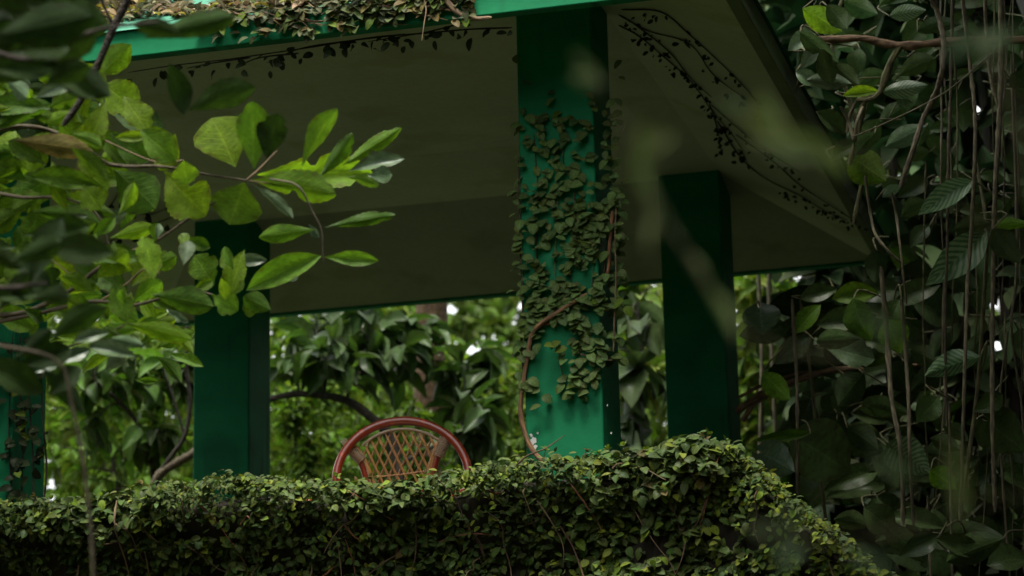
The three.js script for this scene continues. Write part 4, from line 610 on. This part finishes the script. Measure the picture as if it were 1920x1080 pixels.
{
  const t = thing('leaning_tree', 'thick dark forked trunk leaning right against the back left pillar', 'tree', gd(290, 19.4)); const D = 19.4;
  part('trunk', tube([gd(286, D), at(288, 915, D), at(300, 890, D), at(330, 868, D), at(362, 850, D), at(420, 800, D), at(450, 700, D)], 0.035, 0.03, { sides: 9, rings: 50, bump: 0.15 }), barkGrey, t);
  part('limb', tube([at(292, 900, D), at(310, 870, D), at(345, 820, D), at(356, 760, D), at(350, 690, D), at(352, 600, D)], 0.02, 0.012, { sides: 8, rings: 40, bump: 0.12 }), barkDark, t); part('limb', tube([at(350, 830, D), at(335, 780, D), at(320, 730, D), at(305, 690, D)], 0.01, 0.007, { sides: 7, rings: 24 }), barkDark, t);
}
plant('trunk_tree', 'tree with a thick brown trunk rising behind the rattan chair', 'tree', { trunk: [gd(808, 22.8), at(806, 880, 22.8), at(806, 700, 22.8), at(810, 560, 22.8), at(815, 300, 22.8), at(820, 0, 22.8)], r0: 0.155, trunkR1: 0.75, vols: [vol(700, 120, 22.8, 1.5, 0.8, 1.4, 1), vol(900, 60, 22.8, 1.5, 0.8, 1.4, 1)], tips: 70, leafLen: 0.2, wr: 0.42, per: 8, t: [0.06, 0.1, 0.018] }, { blades: B.ovate, mats: MAT.back, wood: barkBrown, most: 0 });
plant('grey_leaf_plant', 'plant with large grey-green leaves between the two right pillars', 'plant', { trunk: [gd(1200, 20.6), at(1205, 860, 20.6), at(1200, 700, 20.6), at(1195, 560, 20.6)], r0: 0.02, vols: [vol(1200, 590, 20.6, 0.2, 0.18, 0.2, 1), vol(1200, 700, 20.6, 0.2, 0.2, 0.2, 1), vol(1205, 820, 20.5, 0.2, 0.18, 0.2, 1)], tips: 16, leafLen: 0.36, wr: 0.55, per: 4, droop: 0.4, t: [0.08, 0.13, 0.04] }, { blades: B.ovate, mats: MAT.jungle, white: whiteGloss, most: 80 });
plant('sunlit_sapling', 'sunny yellow-green sapling seen past the back right pillar', 'sapling', { trunk: [gd(1430, 22.4), at(1430, 860, 22.4), at(1425, 700, 22.4), at(1420, 520, 22.4)], r0: 0.03, vols: [vol(1420, 560, 22.4, 0.3, 0.26, 0.3, 1), vol(1420, 690, 22.4, 0.3, 0.3, 0.3, 1), vol(1420, 830, 22.4, 0.3, 0.3, 0.3, 0.9), vol(1620, 540, 22.4, 0.25, 0.15, 0.2, 0.5)], tips: 50, leafLen: 0.24, wr: 0.5, per: 6, t: [0.2, 0.29, 0.025] }, { blades: B.ovate, mats: MAT.backBright, most: 90 });
plant('sunlit_sapling', 'sunny yellow-green sapling between the two right pillars, behind grey leaves', 'sapling', { trunk: [gd(1200, 22.4), at(1200, 860, 22.4), at(1205, 700, 22.4), at(1205, 560, 22.4)], r0: 0.03, vols: [vol(1200, 560, 22.4, 0.3, 0.26, 0.3, 1), vol(1200, 700, 22.4, 0.3, 0.3, 0.3, 1), vol(1200, 840, 22.4, 0.3, 0.3, 0.3, 0.9)], tips: 40, leafLen: 0.24, wr: 0.5, per: 6, t: [0.2, 0.29, 0.025] }, { blades: B.ovate, mats: MAT.backBright, most: 70 });
const BUSH = 'leafy bushes beyond the pavilion';
for (const [label, px, d, top, rx, L, t, n] of [
  ['pale green bush left of the back left pillar, behind black stems', 220, 23, 600, 1.0, 0.15, [0.15, 0.27, 0.018], 190],
  ['glossy bush between back left pillar and chair', 570, 24, 580, 0.85, 0.14, [0.16, 0.29, 0.018], 220],
  ['shadowy bush low behind the chair back', 720, 22, 760, 0.7, 0.12, [0.12, 0.23, 0.018], 140],
  ['loose bush right of the brown trunk', 920, 24, 660, 0.75, 0.13, [0.17, 0.29, 0.02], 170],
  ['low leafy bush between chair and fig-wrapped pillar', 930, 21.4, 800, 0.45, 0.13, [0.09, 0.17, 0.015], 100],
  ['leafy bush straight behind the fig-wrapped pillar', 1080, 24, 560, 0.8, 0.14, [0.15, 0.27, 0.018], 170],
  ['far light bush behind the arching bough', 680, 28, 560, 1.4, 0.18, [0.17, 0.3, 0.022], 260],
  ['far light bush behind the fork-stemmed shrub', 200, 29, 520, 1.9, 0.19, [0.15, 0.27, 0.022], 260],
  ['far bush behind the right pillars', 1290, 29, 520, 1.7, 0.19, [0.17, 0.27, 0.04], 260],
  ['far bush past the heart-leaved climber', 1560, 29, 500, 1.6, 0.19, [0.1, 0.16, 0.03], 240],
  ['far bush under the sky gap', 940, 31, 625, 1.0, 0.18, [0.16, 0.28, 0.03], 330],
]) {
  const hi = at(px, top, d).y, b = gd(px, d), lo = b.y; const h = hi - lo;
  plant('leafy_bush', label, 'bush', { trunk: [b, b.clone().add(V(0.05, h * 0.35, 0)), b.clone().add(V(-0.05, h * 0.7, 0))], r0: 0.04, vols: [{ c: V(b.x, lo + h * 0.62, b.z), r: [rx, h * 0.4, 0.7], k: 1 }, { c: V(b.x + 0.2, lo + h * 0.8, b.z), r: [rx * 0.7, h * 0.22, 0.6], k: 0.5 }], tips: n, leafLen: L, wr: 0.45, per: 9, t, twigR: 0.004 }, { blades: B.small, mats: MAT.backBright, white: whiteGloss, most: 40, group: BUSH });
}
for (const [label, px, d, top, rx] of [['tall far tree behind the back left pillar', 420, 36, 330, 3.2], ['tall far tree at the left edge', -20, 34, 300, 3.0], ['tall far tree behind the fig-wrapped pillar', 1110, 37, 380, 1.7], ['tall far tree behind the jungle', 1560, 34, -120, 3.8], ['tall far tree behind the dark trunk', 1900, 33, 150, 3.4], ['far tree just left of the sky gap', 700, 40, 400, 1.7], ['thin-crowned far tree in the sky gap', 920, 42, 430, 1.1]]) {
  const hi = at(px, top, d).y, b = gd(px, d), h = hi - b.y;
  plant('forest_tree', label, 'tree', { trunk: [b, b.clone().add(V(0.2, h * 0.4, 0)), b.clone().add(V(0, h * 0.85, 0))], r0: 0.2, vols: [{ c: V(b.x, b.y + h * 0.55, b.z), r: [rx, h * 0.5, 2], k: 1 }], tips: label.startsWith('thin') ? 260 : 300, leafLen: 0.32, wr: 0.5, per: 9, t: [0.13, 0.23, 0.025], twigR: 0.01 }, { blades: B.small, mats: MAT.back, white: whiteLeaf, most: 0, group: 'forest trees far behind the pavilion' });
}

// ------------------------------------------------------------------ out-of-focus sapling close to the camera
reseed(161);
{
  const D = 2.5, root = at(1700, 2100, D); root.y = groundAt(root.x, root.z);
  const s = thing('near_sapling', 'blurred spindly sapling close by, across ceiling and jungle', 'sapling', root);
  const br = (list, r0, r1, m = barkPale) => part('branch', tube(list.map(([x, y, dd = 0]) => at(x, y, D + dd)), r0, r1, { sides: 7, rings: list.length * 6 }), m, s);
  part('trunk', tube([root, root.clone().add(V(0.05, 0.3, 0)), at(1960, 1400, D), at(1990, 900, D), at(1960, 500, D), at(1900, 200, D), at(1830, 60, D)], 0.006, 0.002, { sides: 7, rings: 40 }), mossBark, s);
  br([[1960, 500], [1700, 330], [1530, 270], [1400, 200]], 0.0012, 0.0008, mossBark); br([[1990, 900], [1800, 960], [1600, 1010], [1470, 1010]], 0.0012, 0.0008, mossBark); br([[1960, 560], [1700, 640], [1500, 660], [1385, 620], [1330, 540], [1235, 380], [1180, 250], [1100, 140]], 0.001, 0.001, mossBark); br([[1390, 635], [1330, 540], [1250, 420]], 0.0035, 0.002, mossBark);
  for (const [a, b, c, e, w, t] of [[1470, 250, 1420, 170, 60, 'mid'], [1540, 290, 1440, 280, 70, 'mid'], [1500, 270, 1400, 250, 60, 'mid'], [1260, 250, 1200, 290, 60, 'mid'], [1130, 160, 1070, 140, 60, 'mid'], [1810, 60, 1860, 110, 80, 'pale'], [1120, 165, 1075, 95, 46, 'mid'], [1225, 390, 1200, 225, 60, 'mid'], [1235, 380, 1212, 470, 46, 'mid'], [1395, 215, 1350, 180, 60, 'pale'], [1470, 240, 1380, 210, 60, 'mid'], [1560, 300, 1470, 240, 60, 'mid'], [1520, 270, 1590, 330, 60, 'mid'], [1830, 60, 1780, 110, 80, 'pale'], [1850, 90, 1900, 60, 70, 'pale'], [1795, 980, 1785, 820, 66, 'mid'], [1330, 540, 1385, 635, 46, 'mid'], [1290, 470, 1330, 540, 34, 'mid'], [1470, 1010, 1492, 950, 60, 'pale'], [1450, 1010, 1400, 985, 50, 'pale'], [1500, 1020, 1450, 1064, 50, 'pale'], [1660, 1090, 1640, 1030, 50, 'pale'], [1640, 1060, 1590, 1040, 40, 'pale'], [1700, 640, 1620, 580, 70, 'jungle'], [1720, 900, 1640, 850, 70, 'jungle']]) { const l = shownLeaf(a, b, c, e, w * 0.48, D + rr(-0.2, 0.2), rr(-0.4, 0.4)); placed('leaf', pick(B.ovate), pick(MAT[t === 'mid' ? 'olive' : t]), l.m, s); }
}
// ------------------------------------------------------------------ unseen wood added on the near side to shape the sky light
reseed(171);
{
  const wood = thing('added_woodland', 'unseen trees added on the near side to hold back low sky light', 'added_woodland', V(0, 0, 4)); wood.userData.kind = 'stuff';
  const leaves = [], trunks = [];
  const spots = []; for (let k = 0; k < 15; k++) { const a = (-0.17 + 1.34 * k / 14) * Math.PI, R = rr(14.5, 17); spots.push([Math.cos(a) * R, 4 + Math.sin(a) * R]); }
  for (const q of [[9, 9], [9.5, 4.5], [9, 0], [8.5, -5], [9, -10], [-11.5, 4], [-11, 9]]) spots.push(q);
  for (const [cx, cz] of spots) {
    const y0 = groundAt(cx, cz);
    trunks.push(tube([V(cx, y0 - 0.2, cz), V(cx + rr(-0.4, 0.4), y0 + 5, cz), V(cx + rr(-0.8, 0.8), 15, cz + rr(-0.5, 0.5))], 0.3, 0.12, { sides: 9, rings: 20 }));
    for (let i = 0; i < 1500; i++) { let p; do { p = V(rr(-1, 1), rr(-1, 1), rr(-1, 1)); } while (p.lengthSq() > 1); const L = rr(0.6, 1.1); const tall = cx > 7 ? (cz > 3 ? 0.5 : 1) : 0.36; p = V(cx + p.x * 4.6, (11 + p.y * 10.8) * tall, cz + p.z * 4.2); if (p.y < 0.3) continue; const d = p.clone().sub(EYE); if (d.length() < 3 || (Math.abs(p.x - 3.0 - 0.08 * (p.y - 2)) < 1.9 && Math.abs(p.z - 9.2 - 0.31 * (p.y - 2)) < 1.9) || inFrame(p, 500) || (p.z < 6 + (p.y - 10) * 0.32 && Math.abs(p.x) < 6)) continue; leaves.push({ m: leafMatrix(p, V(rr(-1, 1), rr(-1, 0.4), rr(-1, 1)), V(rr(-1, 1), 1, rr(-1, 1)), L, L * 0.6), tint: tint(0.035, 0.06, 0.012) }); }  // tree heights and gaps set for the light they let through
  }
  part('trunks', mergeGeometries(trunks), barkDark, wood).userData.kind = 'stuff'; swarm('foliage', B.small[0], plainLeaf, leaves, wood);
}

renderer.render(scene, camera);
